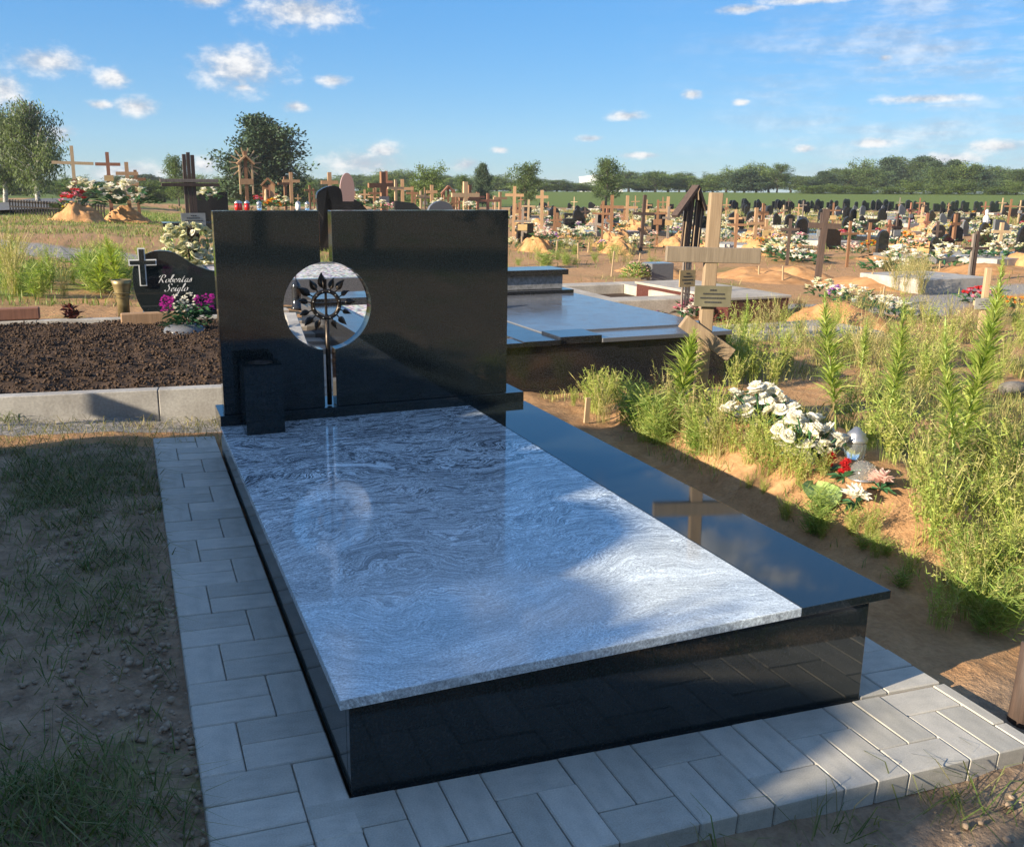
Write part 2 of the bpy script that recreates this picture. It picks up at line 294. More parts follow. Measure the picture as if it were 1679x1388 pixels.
# ------------------------------------------------------------------ mesh helpers
_t = (1+5**.5)/2
ICO_V = [Vector(p).normalized() for p in [(-1, _t, 0), (1, _t, 0), (-1, -_t, 0), (1, -_t, 0), (0, -1, _t), (0, 1, _t), (0, -1, -_t), (0, 1, -_t), (_t, 0, -1), (_t, 0, 1), (-_t, 0, -1), (-_t, 0, 1)]]
ICO_F = [(0, 11, 5), (0, 5, 1), (0, 1, 7), (0, 7, 10), (0, 10, 11), (1, 5, 9), (5, 11, 4), (11, 10, 2), (10, 7, 6), (7, 1, 8), (3, 9, 4), (3, 4, 2), (3, 2, 6), (3, 6, 8), (3, 8, 9), (4, 9, 5), (2, 4, 11), (6, 2, 10), (8, 6, 7), (9, 8, 1)]
class MB:
    def __init__(s): s.v = []; s.f = []; s.m = []
    def add(s, V, Fs, m=0):
        o = len(s.v); s.v += [tuple(p) for p in V]; s.f += [tuple(i+o for i in f) for f in Fs]; s.m += [m]*len(Fs); return s
    def box(s, c, d, m=0, rot=None):
        V = [Vector((sx*d[0]/2, sy*d[1]/2, sz*d[2]/2)) for sz in (-1, 1) for sx, sy in ((-1, -1), (1, -1), (1, 1), (-1, 1))]
        if rot is not None: V = [rot @ p for p in V]
        c = Vector(c); return s.add([p+c for p in V], [(0, 3, 2, 1), (4, 5, 6, 7), (0, 1, 5, 4), (1, 2, 6, 5), (2, 3, 7, 6), (3, 0, 4, 7)], m)
    def b2(s, x0, x1, y0, y1, z0, z1, m=0): return s.box(((x0+x1)/2, (y0+y1)/2, (z0+z1)/2), (x1-x0, y1-y0, z1-z0), m)
    def tube(s, pts, rad, n=8, m=0, cap=True):
        pts = [Vector(p) for p in pts]; rad = rad if isinstance(rad, (list, tuple)) else [rad]*len(pts); V = []; Fs = []
        for i, p in enumerate(pts):
            d = (pts[min(i+1, len(pts)-1)]-pts[max(i-1, 0)]).normalized(); a = d.orthogonal().normalized() if i == 0 else (a-d*a.dot(d)).normalized(); b_ = d.cross(a)
            V += [p+(a*math.cos(2*math.pi*k/n)+b_*math.sin(2*math.pi*k/n))*rad[i] for k in range(n)]
        for i in range(len(pts)-1): Fs += [(i*n+k, i*n+(k+1) % n, (i+1)*n+(k+1) % n, (i+1)*n+k) for k in range(n)]
        if cap: Fs += [tuple(range(n))[::-1], tuple((len(pts)-1)*n+k for k in range(n))]
        return s.add(V, Fs, m)
    def prism(s, poly, y0, y1, m=0):                         # outline in x,z pushed from y0 to y1
        n = len(poly); V = [(x, y0, z) for x, z in poly]+[(x, y1, z) for x, z in poly]
        return s.add(V, [tuple(range(n)), tuple(range(n, 2*n))[::-1]]+[(i, n+i, n+(i+1) % n, (i+1) % n) for i in range(n)], m)
    def lathe(s, prof, n=16, c=(0, 0, 0), m=0):
        c = Vector(c); V = [c+Vector((r*math.cos(2*math.pi*k/n), r*math.sin(2*math.pi*k/n), z)) for r, z in prof for k in range(n)]
        return s.add(V, [(i*n+k, i*n+(k+1) % n, (i+1)*n+(k+1) % n, (i+1)*n+k) for i in range(len(prof)-1) for k in range(n)], m)
    def blob(s, c, r, m=0, jit=.25, sq=1.):
        c = Vector(c); return s.add([c+Vector((p.x, p.y, p.z*sq))*r*(1+random.uniform(-jit, jit)) for p in ICO_V], ICO_F, m)
    def leaf(s, p, d, n, L, W, m=0, bend=.15):               # kite-shaped leaf folded along its rib
        p, d = Vector(p), Vector(d).normalized(); sd_ = d.cross(Vector(n)); sd_ = sd_.normalized() if sd_.length > 1e-4 else d.orthogonal().normalized(); nn = sd_.cross(d)
        q = p+d*L*.45; return s.add([p, q+sd_*W/2+nn*L*bend, p+d*L, q-sd_*W/2+nn*L*bend, q-nn*L*.02], [(0, 4, 1), (4, 2, 1), (0, 3, 4), (4, 3, 2)], m)
    def mesh(s, name, mats, smooth=False):
        me = bpy.data.meshes.new(name); me.from_pydata(s.v, [], s.f)
        for q in (mats if isinstance(mats, (list, tuple)) else [mats]): me.materials.append(q)
        me.polygons.foreach_set('material_index', s.m)
        if smooth: me.polygons.foreach_set('use_smooth', [True]*len(s.f))
        me.update(); return me
    def build(s, name, mats, parent=None, smooth=False, bevel=0):
        return link(name, s.mesh(name, mats, smooth), parent, bevel)
def link(name, me, parent=None, bevel=0):
    o = bpy.data.objects.new(name, me); COL.objects.link(o); o.parent = parent
    if bevel:
        q = o.modifiers.new('bevel', 'BEVEL'); q.width = bevel; q.segments = 2; q.limit_method = 'ANGLE'; q.angle_limit = math.radians(40); q.harden_normals = False
    return o
def tag(o, label=None, cat=None, group=None, kind=None):
    for k, q in (('label', label), ('category', cat), ('group', group), ('kind', kind)):
        if q: o[k] = q
    return o
def thing(name, label, cat, loc=(0, 0, 0), rz=0., group=None, scale=None):
    o = bpy.data.objects.new(name, None); COL.objects.link(o); o.location = tuple(float(q) for q in loc); o.rotation_euler = (0, 0, rz); o.empty_display_size = .1
    if scale: o.scale = (scale,)*3 if isinstance(scale, (int, float)) else scale
    return tag(o, label, cat, group)
def np_mesh(name, V, faces, mat, col=None, smooth=False):
    """V (n,3); faces: list of int arrays (k,3) or (k,4); col (n,3)"""
    me = bpy.data.meshes.new(name); me.vertices.add(len(V)); me.vertices.foreach_set('co', np.asarray(V, np.float32).ravel())
    lt = np.concatenate([np.full(len(f), f.shape[1]) for f in faces]); li = np.concatenate([f.ravel() for f in faces])
    me.loops.add(len(li)); me.loops.foreach_set('vertex_index', li.astype(np.int32))
    me.polygons.add(len(lt)); me.polygons.foreach_set('loop_start', np.concatenate([[0], np.cumsum(lt)[:-1]]).astype(np.int32))
    if smooth: me.polygons.foreach_set('use_smooth', np.ones(len(lt), bool))
    me.update(calc_edges=True)
    if col is not None:
        ca = me.color_attributes.new('Col', 'FLOAT_COLOR', 'POINT'); ca.data.foreach_set('color', np.c_[col, np.ones(len(V))].astype(np.float32).ravel())
    me.materials.append(mat); return me
def unit(a): return a/np.maximum(np.linalg.norm(a, axis=1, keepdims=True), 1e-9)
def cards(P, D, L, W, col, nrm=None):                        # many leaf-shaped quads
    n = len(P); D = unit(D); R = RNG.normal(size=(n, 3)) if nrm is None else nrm
    S = unit(np.cross(D, R)); L = np.asarray(L).reshape(-1, 1); W = np.asarray(W).reshape(-1, 1)
    V = np.stack([P, P+D*L*.45+S*W/2, P+D*L, P+D*L*.45-S*W/2], 1).reshape(-1, 3)
    return V, np.arange(n*4).reshape(-1, 4), np.repeat(col, 4, 0)
def blades(P, h, w, lean, col, bend=.5):                     # grass blades: base pair, middle pair, tip
    n = len(P); a = RNG.uniform(0, 2*np.pi, n); dx = np.c_[np.cos(a), np.sin(a), np.zeros(n)]; b_ = RNG.uniform(0, 2*np.pi, n)
    sd_ = np.c_[np.cos(b_), np.sin(b_), np.zeros(n)]*(np.asarray(w)/2).reshape(-1, 1); h = np.asarray(h).reshape(-1, 1); ln = np.asarray(lean).reshape(-1, 1)
    up = np.array([[0, 0, 1.]]); M = P+up*h*.55+dx*h*ln*(1-bend)*.5; T = P+up*h*np.maximum(.15, 1-ln*.45)+dx*h*ln
    V = np.stack([P-sd_, P+sd_, M+sd_*.8, M-sd_*.8, T], 1).reshape(-1, 3); i = np.arange(n)[:, None]*5
    return V, [i+np.array([[0, 1, 2, 3]]), i+np.array([[3, 2, 4]])], np.repeat(col, 5, 0)
def pal(n, cs, var=.18):
    cs = np.array(cs); c = cs[RNG.integers(0, len(cs), n)]; return np.clip(c*(1+RNG.normal(0, var, (n, 1))), .003, 1)
def fbm(x, y, s=1., o=4):
    return noise.fractal(Vector((x*s, y*s, 3.7)), .6, 2.1, o)
G_FRESH = [(.10, .17, .03), (.13, .20, .045), (.075, .13, .028)]
G_DRY = [(.30, .25, .10), (.24, .22, .08), (.36, .30, .15)]
G_MIX = [(.15, .19, .05), (.22, .23, .07), (.11, .15, .04), (.27, .25, .10)]

# ================================================================== THE SETTING
def axis(far0, a, b_, far1, fine, g=1.07):
    xs = list(np.arange(a, b_, fine)); s = fine; x = xs[-1]
    while x < far1: s *= g; x += s; xs.append(x)
    s = fine; x = a; lo = []
    while x > far0: s *= g; x -= s; lo.append(x)
    return np.array(lo[::-1]+xs)
def seg_d(x, y, pts):
    d = np.full(np.shape(x), 1e9)
    for (x0, y0), (x1, y1) in zip(pts[:-1], pts[1:]):
        L = (x1-x0)**2+(y1-y0)**2; q = np.clip(((x-x0)*(x1-x0)+(y-y0)*(y1-y0))/L, 0, 1); d = np.minimum(d, np.hypot(x-x0-q*(x1-x0), y-y0-q*(y1-y0)))
    return d
PATH_L = [(-9, 25), (-3.2, 17.6), (-1.7, 16.2), (.3, 14.2), (1.5, 12.4)]
PATH_R = [(4.6, 9.3), (7.5, 8.6), (9.8, 7.6), (13, 9.6), (18, 9.8), (30, 12)]
def masks(X, Y):
    n1 = np.array([fbm(a, c, .55) for a, c in zip(X, Y)]); n2 = np.array([fbm(a+40, c, .12) for a, c in zip(X, Y)]); n3 = np.array([fbm(a, c+70, 2.2) for a, c in zip(X, Y)])
    D = np.hypot(X-CAM[0], Y-CAM[1])
    gr = .12+.35*n1+.30*n2; sa = .95+.25*n1
    L = (X < -.2) & (Y < 2.95); gr = np.where(L, .22+.40*n3+.3*n1, gr); sa = np.where(L, .10+.25*n3, sa)
    near = sm(-Y, -.3, .3); gr = np.where(~L, gr*(1-near)+near*(.2+.4*n3), gr); sa = np.where(~L, sa*(1-near)+near*.15, sa)
    strip = (X < .3) & (Y >= 2.95) & (Y < 3.6); gr = np.where(strip, .05+.15*n3, gr); sa = np.where(strip, 1, sa)
    hill = sm(Y, 7.5, 10)*sm(-X, -5, -1); gr = gr*(1-hill)+hill*(.50+.6*n1+.35*n2)
    bandy = np.exp(-((Y-20-.25*X)/3.2)**2)*sm(-X, -3.5, -.5); gr = gr-bandy*.65; sa = sa+bandy*.4
    rt = sm(X, 3.4, 4.2)*sm(-Y, -7.5, -5); gr = gr+rt*(.10+.2*n3); sa = sa-rt*.1
    md = sm(D, 14, 18)*sm(X, 3, 6)*(1-sm(D, 60, 90)); gr = gr+md*.04
    far = sm(D, 92, 108); gr = gr*(1-far)+far*1.1
    gv = np.maximum(1.4-seg_d(X, Y, PATH_L)/1.1, 1.2-seg_d(X, Y, PATH_R)/.65)
    gv = np.maximum(gv, np.where(strip & (Y > 3.2), .75+.3*n3, 0))
    return np.clip(np.c_[gr, sa, np.clip(gv, 0, 1)], 0, 1)
def build_ground():
    xs = axis(-420, -2.2, 5.2, 620, .05); ys = axis(-90, -1.6, 5.4, 900, .05)
    X, Y = np.meshgrid(xs, ys, indexing='ij'); x, y = X.ravel(), Y.ravel(); z = H(x, y)
    amp = .02*(1-.5*sm(np.hypot(x, y), 10, 40))
    z = z+amp*np.array([fbm(a, c, 2.4, 5) for a, c in zip(x, y)])*(1-.6*sm(-x, .2, .6)*0)
    z = z+.05*sm(np.hypot(x, y), 8, 16)*np.array([fbm(a, c, .35, 3) for a, c in zip(x, y)])
    i = np.arange(len(xs)*len(ys)).reshape(len(xs), len(ys))
    q = np.stack([i[:-1, :-1], i[1:, :-1], i[1:, 1:], i[:-1, 1:]], -1).reshape(-1, 4)
    tag(link('ground', np_mesh('ground', np.c_[x, y, z], [q], GROUND, masks(x, y), True)), kind='structure')
build_ground()

# asphalt lane on the left rise
rp = [gp(-160, 352), gp(-20, 346), gp(60, 335), gp(95, 327)]
mb = MB(); V = []
for k, P in enumerate(rp):
    Q = rp[min(k+1, len(rp)-1)]-rp[max(k-1, 0)]; nn = np.array([-Q[1], Q[0], 0])/np.hypot(Q[0], Q[1])*2.0
    V += [tuple(P+nn+[0, 0, .10]), tuple(P-nn+[0, 0, .10])]
mb.add(V, [(2*k, 2*k+1, 2*k+3, 2*k+2) for k in range(len(rp)-1)]); tag(mb.build('road', ASPH), kind='structure')

# ------------------------------------------------------------------ paving round the grave
def PZ(x, y): return .0622-.0535*x+.0184*y
def cblock(dx, dy, dz, ch=.003):
    bm = bmesh.new(); bmesh.ops.create_cube(bm, size=1); bmesh.ops.scale(bm, vec=(dx, dy, dz), verts=bm.verts)
    es = [e for e in bm.edges if all(q.co.z > 0 for q in e.verts)]+[e for e in bm.edges if abs(e.verts[0].co.z-e.verts[1].co.z) > dz*.5]
    bmesh.ops.bevel(bm, geom=es, offset=ch, segments=1, affect='EDGES'); bmesh.ops.translate(bm, vec=(0, 0, -dz/2), verts=bm.verts)
    me = bpy.data.meshes.new('paver'); bm.to_mesh(me); bm.free(); me.materials.append(PAVER); return me
PM = {}
paving = tag(bpy.data.objects.new('paving', None), kind='structure'); COL.objects.link(paving)
def pav(x0, x1, y0, y1, dz=0.):
    g = .0028; k = (round(x1-x0-g, 4), round(y1-y0-g, 4))
    if k not in PM: PM[k] = cblock(k[0], k[1], .062)
    o = link('paver', PM[k], paving); x, y = (x0+x1)/2, (y0+y1)/2
    o.location = (x, y, PZ(x, y)+dz+random.uniform(-.0016, .0016)); o.rotation_euler = (.0184+random.uniform(-.006, .006), .0535+random.uniform(-.006, .006), random.uniform(-.004, .004))
def mod_y(xa, ya, flip):                                     # 0.3 wide, 0.2 along y
    u = .101
    if flip:
        pav(xa, xa+2*u, ya, ya+u); pav(xa, xa+2*u, ya+u, ya+2*u); pav(xa+2*u, xa+3*u, ya, ya+2*u)
    else:
        pav(xa, xa+u, ya, ya+2*u); pav(xa+u, xa+3*u, ya, ya+u); pav(xa+u, xa+3*u, ya+u, ya+2*u)
def mod_x(xa, yb, flip):                                     # 0.2 along x, from yb down 0.3
    u = .101
    if flip:
        pav(xa, xa+2*u, yb-u, yb); pav(xa, xa+u, yb-3*u, yb-u); pav(xa+u, xa+2*u, yb-3*u, yb-u)
    else:
        pav(xa, xa+u, yb-2*u, yb); pav(xa+u, xa+2*u, yb-2*u, yb); pav(xa, xa+2*u, yb-3*u, yb-2*u)
for k in range(15): mod_y(-.308, 2.98-.202*(k+1), k % 2 == 0)
pav(-.308, -.106, -.12, -.05); pav(-.106, -.003, -.05-.072, -.05)
pav(-.308, -.207, -.32, -.12); pav(-.207, -.106, -.32, -.12)
for k in range(9): mod_x(-.101+.202*k-.004, -.005 if k else -.122+.101+.016, k % 2 == 0)
pav(1.713, 1.76, -.207, -.005); pav(1.713, 1.76, -.308, -.207)
for k in range(15): mod_y(1.456, .004+.202*k, k % 2 == 1)
for k in range(17): pav(-.10+.101*k, .001+.101*k, 2.70, 2.90) if 2 <= k < 15 else None

JS = noisy('joint_sand', (.17, .15, .125), (.30, .27, .22), 20, .95, bs=.3, bd=.004)
for (x0, x1, y0, y1) in ((-.30, -.004, -.31, 2.97), (-.004, 1.75, -.295, .004), (1.455, 1.75, .004, 3.0)):
    MB().add([(x0, y0, PZ(x0, y0)-.010), (x1, y0, PZ(x1, y0)-.010), (x1, y1, PZ(x1, y1)-.010), (x0, y1, PZ(x0, y1)-.010)], [(0, 1, 2, 3)]).build('joint_sand', JS, paving)
# beige flagged path seen behind the headstone
path = tag(bpy.data.objects.new('path', None), kind='structure'); COL.objects.link(path)
TM = cblock(.394, .194, .05, .004); TM.materials[0] = TILE
for j in range(26):
    for i in range(2):
        x, y = .42+i*.4+(j % 2)*.2, 3.3+j*.2; o = link('paving_stone', TM, path)
        o.location = (x, y, H(x, y)+.045+random.uniform(-.003, .003)); o.rotation_euler = (random.uniform(-.01, .01), .05+random.uniform(-.01, .01), random.uniform(-.01, .01))

# ================================================================== THE MAIN MONUMENT
ZS = .30
mon = thing('grave_monument', 'new black granite double grave with pale veined cover slab and split headstone', 'grave', (.72, 1.2, 0))
ox, oy = .72, 1.2
def mpart(name, mat, boxes, parent=mon, bevel=.0016):
    mb = MB()
    for q in boxes: mb.b2(q[0]-ox, q[1]-ox, q[2]-oy, q[3]-oy, q[4], q[5])
    return mb.build(name, mat, parent, bevel=bevel)
mpart('front_panel', BLACK, [(0, 1.451, .006, .036, -.12, .2735)])
mpart('side_panel', BLACK, [(0, .03, .038, 2.66, -.1, .2735)])
mpart('side_panel', BLACK, [(1.421, 1.451, .038, 2.66, -.1, .2735)])
mpart('back_panel', BLACK, [(.032, 1.419, 2.63, 2.66, -.1, .2735)])
s_ = mpart('cover_slab', VEIN, [(-.0207, 1.2117, -.002, 2.443, .275, ZS)], bevel=.002); s_['label'] = 'pale grey veined granite cover slab'
mpart('border_slab', BLACK, [(1.2137, 1.5177, -.002, 2.443, .275, ZS-.0006)])
mpart('plinth', BLACK, [(-.018, 1.512, 2.4452, 2.69, .276, .3476)])
hx0, hx1, hx2, hx3, hz0, hz1 = .002, .4722, .5288, 1.4189, .349, 1.2734
cx, cz, cr = .5005, .833, .207
ga = math.asin((hx2-hx1)/2/cr)
def arc(a0, a1, n=40): return [(cx+cr*math.cos(a0+(a1-a0)*k/n), cz+cr*math.sin(a0+(a1-a0)*k/n)) for k in range(n+1)]
def stele(name, poly):
    mb = MB(); mb.prism([(x-ox, z) for x, z in poly], 2.457-oy, 2.537-oy); o = mb.build(name, BLACK, mon, bevel=.0025); return o
stele('headstone', [(hx0, hz0), (hx1, hz0)]+arc(-math.pi/2-ga, -1.5*math.pi+ga)+[(hx1, hz1), (hx0, hz1)])
stele('headstone', [(hx3, hz0), (hx3, hz1), (hx2, hz1)]+arc(math.pi/2-ga, -math.pi/2+ga)+[(hx2, hz0)])
# bronze ornament set into the round opening
orn = MB().tube([(.5005-ox, 2.489-oy, .352), (.5003-ox, 2.489-oy, .62), (.4995-ox, 2.489-oy, .79)], [.012, .012, .0095], 10).build('ornament', BRONZE, mon, True); orn['label'] = 'bronze stem with ringed cross and leaves in the round opening'
rc = (.4975-ox, 2.489-oy, .838)
mb = MB(); n = 40; V = []; Fs = []
for k in range(n):
    a = 2*math.pi*k/n
    for r_, y_ in ((.054, -.008), (.072, -.008), (.072, .008), (.054, .008), (.063, -.0115)):
        V.append((rc[0]+r_*math.cos(a), rc[1]+y_, rc[2]+r_*math.sin(a)))
for k in range(n):
    a, c_ = k*5, ((k+1) % n)*5
    for p, q in ((0, 4), (4, 1), (1, 2), (2, 3), (3, 0)): Fs.append((a+p, c_+p, c_+q, a+q))
mb.add(V, Fs).build('ring', BRONZE, orn, True)
MB().box((rc[0], rc[1]-.001, rc[2]+.02), (.011, .011, .2)).build('cross_upright', BRONZE, orn, bevel=.002)
MB().box((rc[0]+.022, rc[1]-.002, rc[2]+.004), (.175, .010, .012)).build('cross_arm', BRONZE, orn, bevel=.002)
for k in range(12): MB().blob((rc[0]+.063*math.cos(k*.5236+.26), rc[1]-.011, rc[2]+.063*math.sin(k*.5236+.26)), .0035, jit=0).build('rivet', STEEL, orn, True)
LEAVES = [(97, .075, .078), (72, .075, .055), (52, .085, .06), (28, .085, .045), (4, .09, .055), (-22, .085, .045), (-46, .085, .055), (-68, .08, .05),
          (-113, .08, .052), (-136, .085, .058), (-160, .085, .05), (170, .085, .05), (147, .085, .068), (122, .08, .06)]
for a_, r_, L_ in LEAVES:
    a = math.radians(a_); d = Vector((math.cos(a), 0, math.sin(a))); sd_ = Vector((-math.sin(a), 0, math.cos(a))); yb = -.004+random.uniform(-.012, .004)
    p = Vector(rc)+d*r_; mb = MB(); N = 7; V = []
    for k in range(N):
        q = k/(N-1); w = L_*.30*math.sin(math.pi*q**.75)*(1-.25*q)+.0006; cc = p+d*L_*q+Vector((0, yb+.014*math.sin(math.pi*q)*(1 if k % 2 else .9), 0))
        V += [cc-sd_*w+Vector((0, .009, 0)), cc+Vector((0, -.004, 0)), cc+sd_*w+Vector((0, .009, 0)), cc+Vector((0, .006, 0))]
    Fs = []
    for k in range(N-1):
        i = k*4; Fs += [(i, i+1, i+5, i+4), (i+1, i+2, i+6, i+5), (i+2, i+3, i+7, i+6), (i+3, i, i+4, i+7)]
    mb.add(V, Fs); lf = mb.build('leaf', BRONZE, orn, True)
    MB().tube([Vector(rc)+d*.066, Vector(rc)+d*(r_+.004)+Vector((0, yb*.6, 0)), p+d*L_*.5+Vector((0, yb-.002, 0))], [.0035, .003, .0015], 6).build('twig', BRONZE, orn, True)
# stone vase on the slab
vs = thing('granite_vase', 'square black granite flower vase standing on the pale slab', 'vase', (.158, 2.322, ZS+.0005))
w = .084; hv = .31; r_ = .052; n = 24
mb = MB(); V = []
for k in range(n):
    a = 2*math.pi*(k+.5)/n; c_, s2 = math.cos(a), math.sin(a); q = w/max(abs(c_), abs(s2)); V += [(q*c_, q*s2, hv), (r_*c_, r_*s2, hv), (r_*.95*c_, r_*.95*s2, hv-.16)]
Fs = []
for k in range(n):
    i, j = 3*k, 3*((k+1) % n); Fs += [(i, j, j+1, i+1), (i+1, j+1, j+2, i+2)]
mb.add(V, Fs+[tuple(3*k+2 for k in range(n))])
for (xa, ya), (xb_, yb_) in (((-w, -w), (w, -w)), ((w, -w), (w, w)), ((w, w), (-w, w)), ((-w, w), (-w, -w))):
    mb.add([(xa, ya, 0), (xb_, yb_, 0), (xb_, yb_, hv-.0005), (xa, ya, hv-.0005)], [(0, 1, 2, 3)])
mb.build('body', BLACK, vs)
MB().lathe([(r_+.004, hv+.001), (r_-.002, hv+.002), (r_-.003, hv-.03)], 24).build('rim', BRONZE, vs, True)

# ================================================================== NEIGHBOURS
# black double grave behind on the right
def grave_box(name, label, cat, x0, x1, y0, y1, z1, parts):
    g = thing(name, label, cat, ((x0+x1)/2, (y0+y1)/2, 0)); gx, gy = (x0+x1)/2, (y0+y1)/2
    for nm, mat, q in parts: MB().b2(q[0]-gx, q[1]-gx, q[2]-gy, q[3]-gy, q[4], q[5]).build(nm, mat, g, bevel=.003)
    return g
gB = grave_box('granite_grave', 'dark polished granite double grave behind the main headstone, yellow flowers on it', 'grave', 1.15, 3.85, 3.86, 6.9, .36, [
    ('front_panel', BLACK2, (1.17, 3.83, 3.86, 3.90, -.2, .318)), ('side_panel', BLACK2, (1.17, 1.21, 3.902, 6.85, -.2, .318)), ('side_panel', BLACK2, (3.79, 3.83, 3.902, 6.85, -.2, .318)),
    ('rim_slab', BLACK2, (2.14, 2.42, 3.83, 6.4, .32, .358)), ('rim_slab', BLACK2, (1.15, 1.40, 3.83, 6.4, .32, .358)), ('rim_slab', BLACK2, (1.402, 2.138, 3.83, 4.03, .32, .352)),
    ('rim_slab', BLACK2, (2.422, 2.75, 3.84, 4.15, .322, .375)),
    ('cover_slab', BLUEGREY, (2.422, 3.86, 4.152, 6.4, .32, .366)), ('cover_slab', BLUEGREY, (2.752, 3.86, 3.83, 4.150, .32, .352)),
    ('plinth', BLACK2, (1.2, 3.86, 6.42, 6.95, .30, .40)), ('pedestal', CUTGREY, (2.2, 3.78, 6.52, 6.86, .402, .545)), ('pedestal_cap', BLACK2, (2.15, 3.82, 6.47, 6.9, .547, .60))])
MB().b2(1.402-2.5, 2.138-2.5, 4.032-5.38, 6.4-5.38, .30, .335).build('gravel_fill', GRAV, gB)['kind'] = 'stuff'
# raised bed of white gravel further back, seen through the round opening
g = grave_box('gravel_grave', 'raised grave bed of white gravel with grey kerb, seen through the round opening', 'grave', .5, 2.5, 8.55, 11.0, .3, [
    ('front_kerb', BLUEGREY, (.5, 2.5, 8.55, 8.65, -.1, .38)), ('side_kerb', BLUEGREY, (.5, .6, 8.652, 11, -.1, .38)), ('side_kerb', BLUEGREY, (2.4, 2.5, 8.652, 11, -.1, .38)), ('back_kerb', BLUEGREY, (.602, 2.398, 10.9, 11, -.1, .38))])
MB().b2(.602-1.5, 2.398-1.5, 8.652-9.775, 10.898-9.775, .2, .36).build('gravel_fill', GRAV, g)['kind'] = 'stuff'
P = gp(487, 508); o = thing('lantern', 'slim black grave lantern seen through the round opening', 'lantern', P)
MB().lathe([(0, 0), (.07, 0), (.07, .03), (.05, .05), (.05, .22), (.06, .24), (.04, .29), (.012, .33), (0, .34)], 12).build('body', BLACK2, o, True)
MB().tube([(0, 0, .33), (0, 0, .40)], .006, 6).build('finial', IRON, o)

# concrete frame graves on the right
def cbox(name, label, cat, cnr, z0, z1, mat, rz=0.):
    (x0, y0), (x1, y1) = cnr; o = MB().b2(-(x1-x0)/2, (x1-x0)/2, -(y1-y0)/2, (y1-y0)/2, z0, z1).build(name, mat, bevel=.01); o.location = ((x0+x1)/2, (y0+y1)/2, 0); o.rotation_euler[2] = rz
    return tag(o, label, cat)
g = thing('concrete_grave', 'low pale concrete grave frame behind the dark polished grave', 'grave frame', (5.9, 8.75, -.1), -.05)
for q in ((-1.0, .95, -1.1, -.72), (-1.0, -.62, -.718, 1.05), (.3, .95, -.718, 1.05), (-.618, .298, .7, 1.05)): MB().b2(q[0], q[1], q[2], q[3], -.15, .19).build('beam', SLABC, g, bevel=.012)
MB().b2(-.617, .297, -.717, .698, -.1, .06).build('earth_fill', SOIL, g)
g = thing('red_granite_grave', 'red-brown granite grave box with a pale concrete top behind the three-bar cross', 'grave', (6.75, 7.95, -.15))
MB().b2(-.55, .33, -.95, 1.1, -.15, .28).build('side_box', RED, g, bevel=.006); MB().b2(-.57, .35, -.97, 1.12, .282, .315).build('top_slab', SLABC, g, bevel=.006)
cbox('paving_slab', 'flat grey concrete slab on the ground beside the red granite grave', 'slab', ((5.35, 5.75), (7.35, 6.75)), -.25, -.11, SLABC)
P = gp(1075, 466); cbox('stone_block', 'low grey stone block beside the potted plant on concrete', 'stone', ((P[0]-.15, P[1]-.1), (P[0]+.28, P[1]+.25)), -.1, .2, BLUEGREY)
P = gp(1540, 478); cbox('concrete_box', 'long grey concrete box on the sandy ground right of the dark cross', 'concrete box', ((P[0]-.6, P[1]-.2), (P[0]+.9, P[1]+1.2)), -.3, -.02, CONC)
P = gp(1672, 1382); cbox('kerb_stone', 'concrete kerb corner lying at the bottom right of the paving', 'kerb', ((P[0]-.03, P[1]-.14), (P[0]+.5, P[1]+.012)), -.1, P[2]+.03, CONC, .15)

# soil bed with its concrete kerb on the left
BA = -.13; bed0 = Vector((-.5, 3.465, .135))
kb = thing('concrete_kerb', 'pale concrete kerb round the dark soil bed on the left', 'kerb', bed0, BA)
for q in ((-2.2, -1.2), (-1.197, .245), (.248, 1.15)): MB().b2(q[0], q[1], 0, .085, -.1, .15).build('kerb_stone', CONC, kb, bevel=.005)
for q in ((-2.2, -1.0), (-.997, .2), (.203, 1.15)): MB().b2(q[0], q[1], 3.05, 3.15, -.1, .15).build('kerb_stone', CONC, kb, bevel=.005)
MB().b2(1.05, 1.148, .087, 3.048, -.1, .148).build('kerb_stone', CONC, kb, bevel=.005)
xs = np.arange(-2.2, 1.05, .022); ys = np.arange(.088, 3.048, .024); X, Y = np.meshgrid(xs, ys, indexing='ij'); x, y = X.ravel(), Y.ravel()
z = .115+.05*np.sin(np.clip((y-.09)/2.95, 0, 1)*math.pi)+np.array([.022*fbm(a, c, 4, 6)+.018*max(0, noise.noise(Vector((a*17, c*17, 0))))+.012*noise.noise(Vector((a*38, c*38, 2))) for a, c in zip(x, y)])
z = np.where(y < .14, np.minimum(z, .13), z)
i = np.arange(len(xs)*len(ys)).reshape(len(xs), len(ys)); q = np.stack([i[:-1, :-1], i[1:, :-1], i[1:, 1:], i[:-1, 1:]], -1).reshape(-1, 4)
o = link('soil', np_mesh('soil', np.c_[x, y, z], [q], SOIL, None, True)); o.location = bed0; o.rotation_euler[2] = BA; tag(o, kind='stuff')
mb = MB()
for k in range(12000):
    a, c_ = random.uniform(-1.6, 1.0), random.uniform(.1, 3.04); r_ = random.choice((.002, .003, .004, .005, .006, .007, .009, .012))*random.uniform(.7, 1.25)
    mb.blob((a, c_, .122+.05*math.sin((c_-.09)/2.95*math.pi)+.022*fbm(a, c_, 4, 3)+random.uniform(-.004, .014)), r_, jit=.35, sq=random.uniform(.6, 1))
o = mb.build('soil_clods', SOIL, None, True); o.location = bed0; o.rotation_euler[2] = BA; tag(o, 'loose clods of dark soil heaped in the kerbed bed', 'soil', kind='stuff')

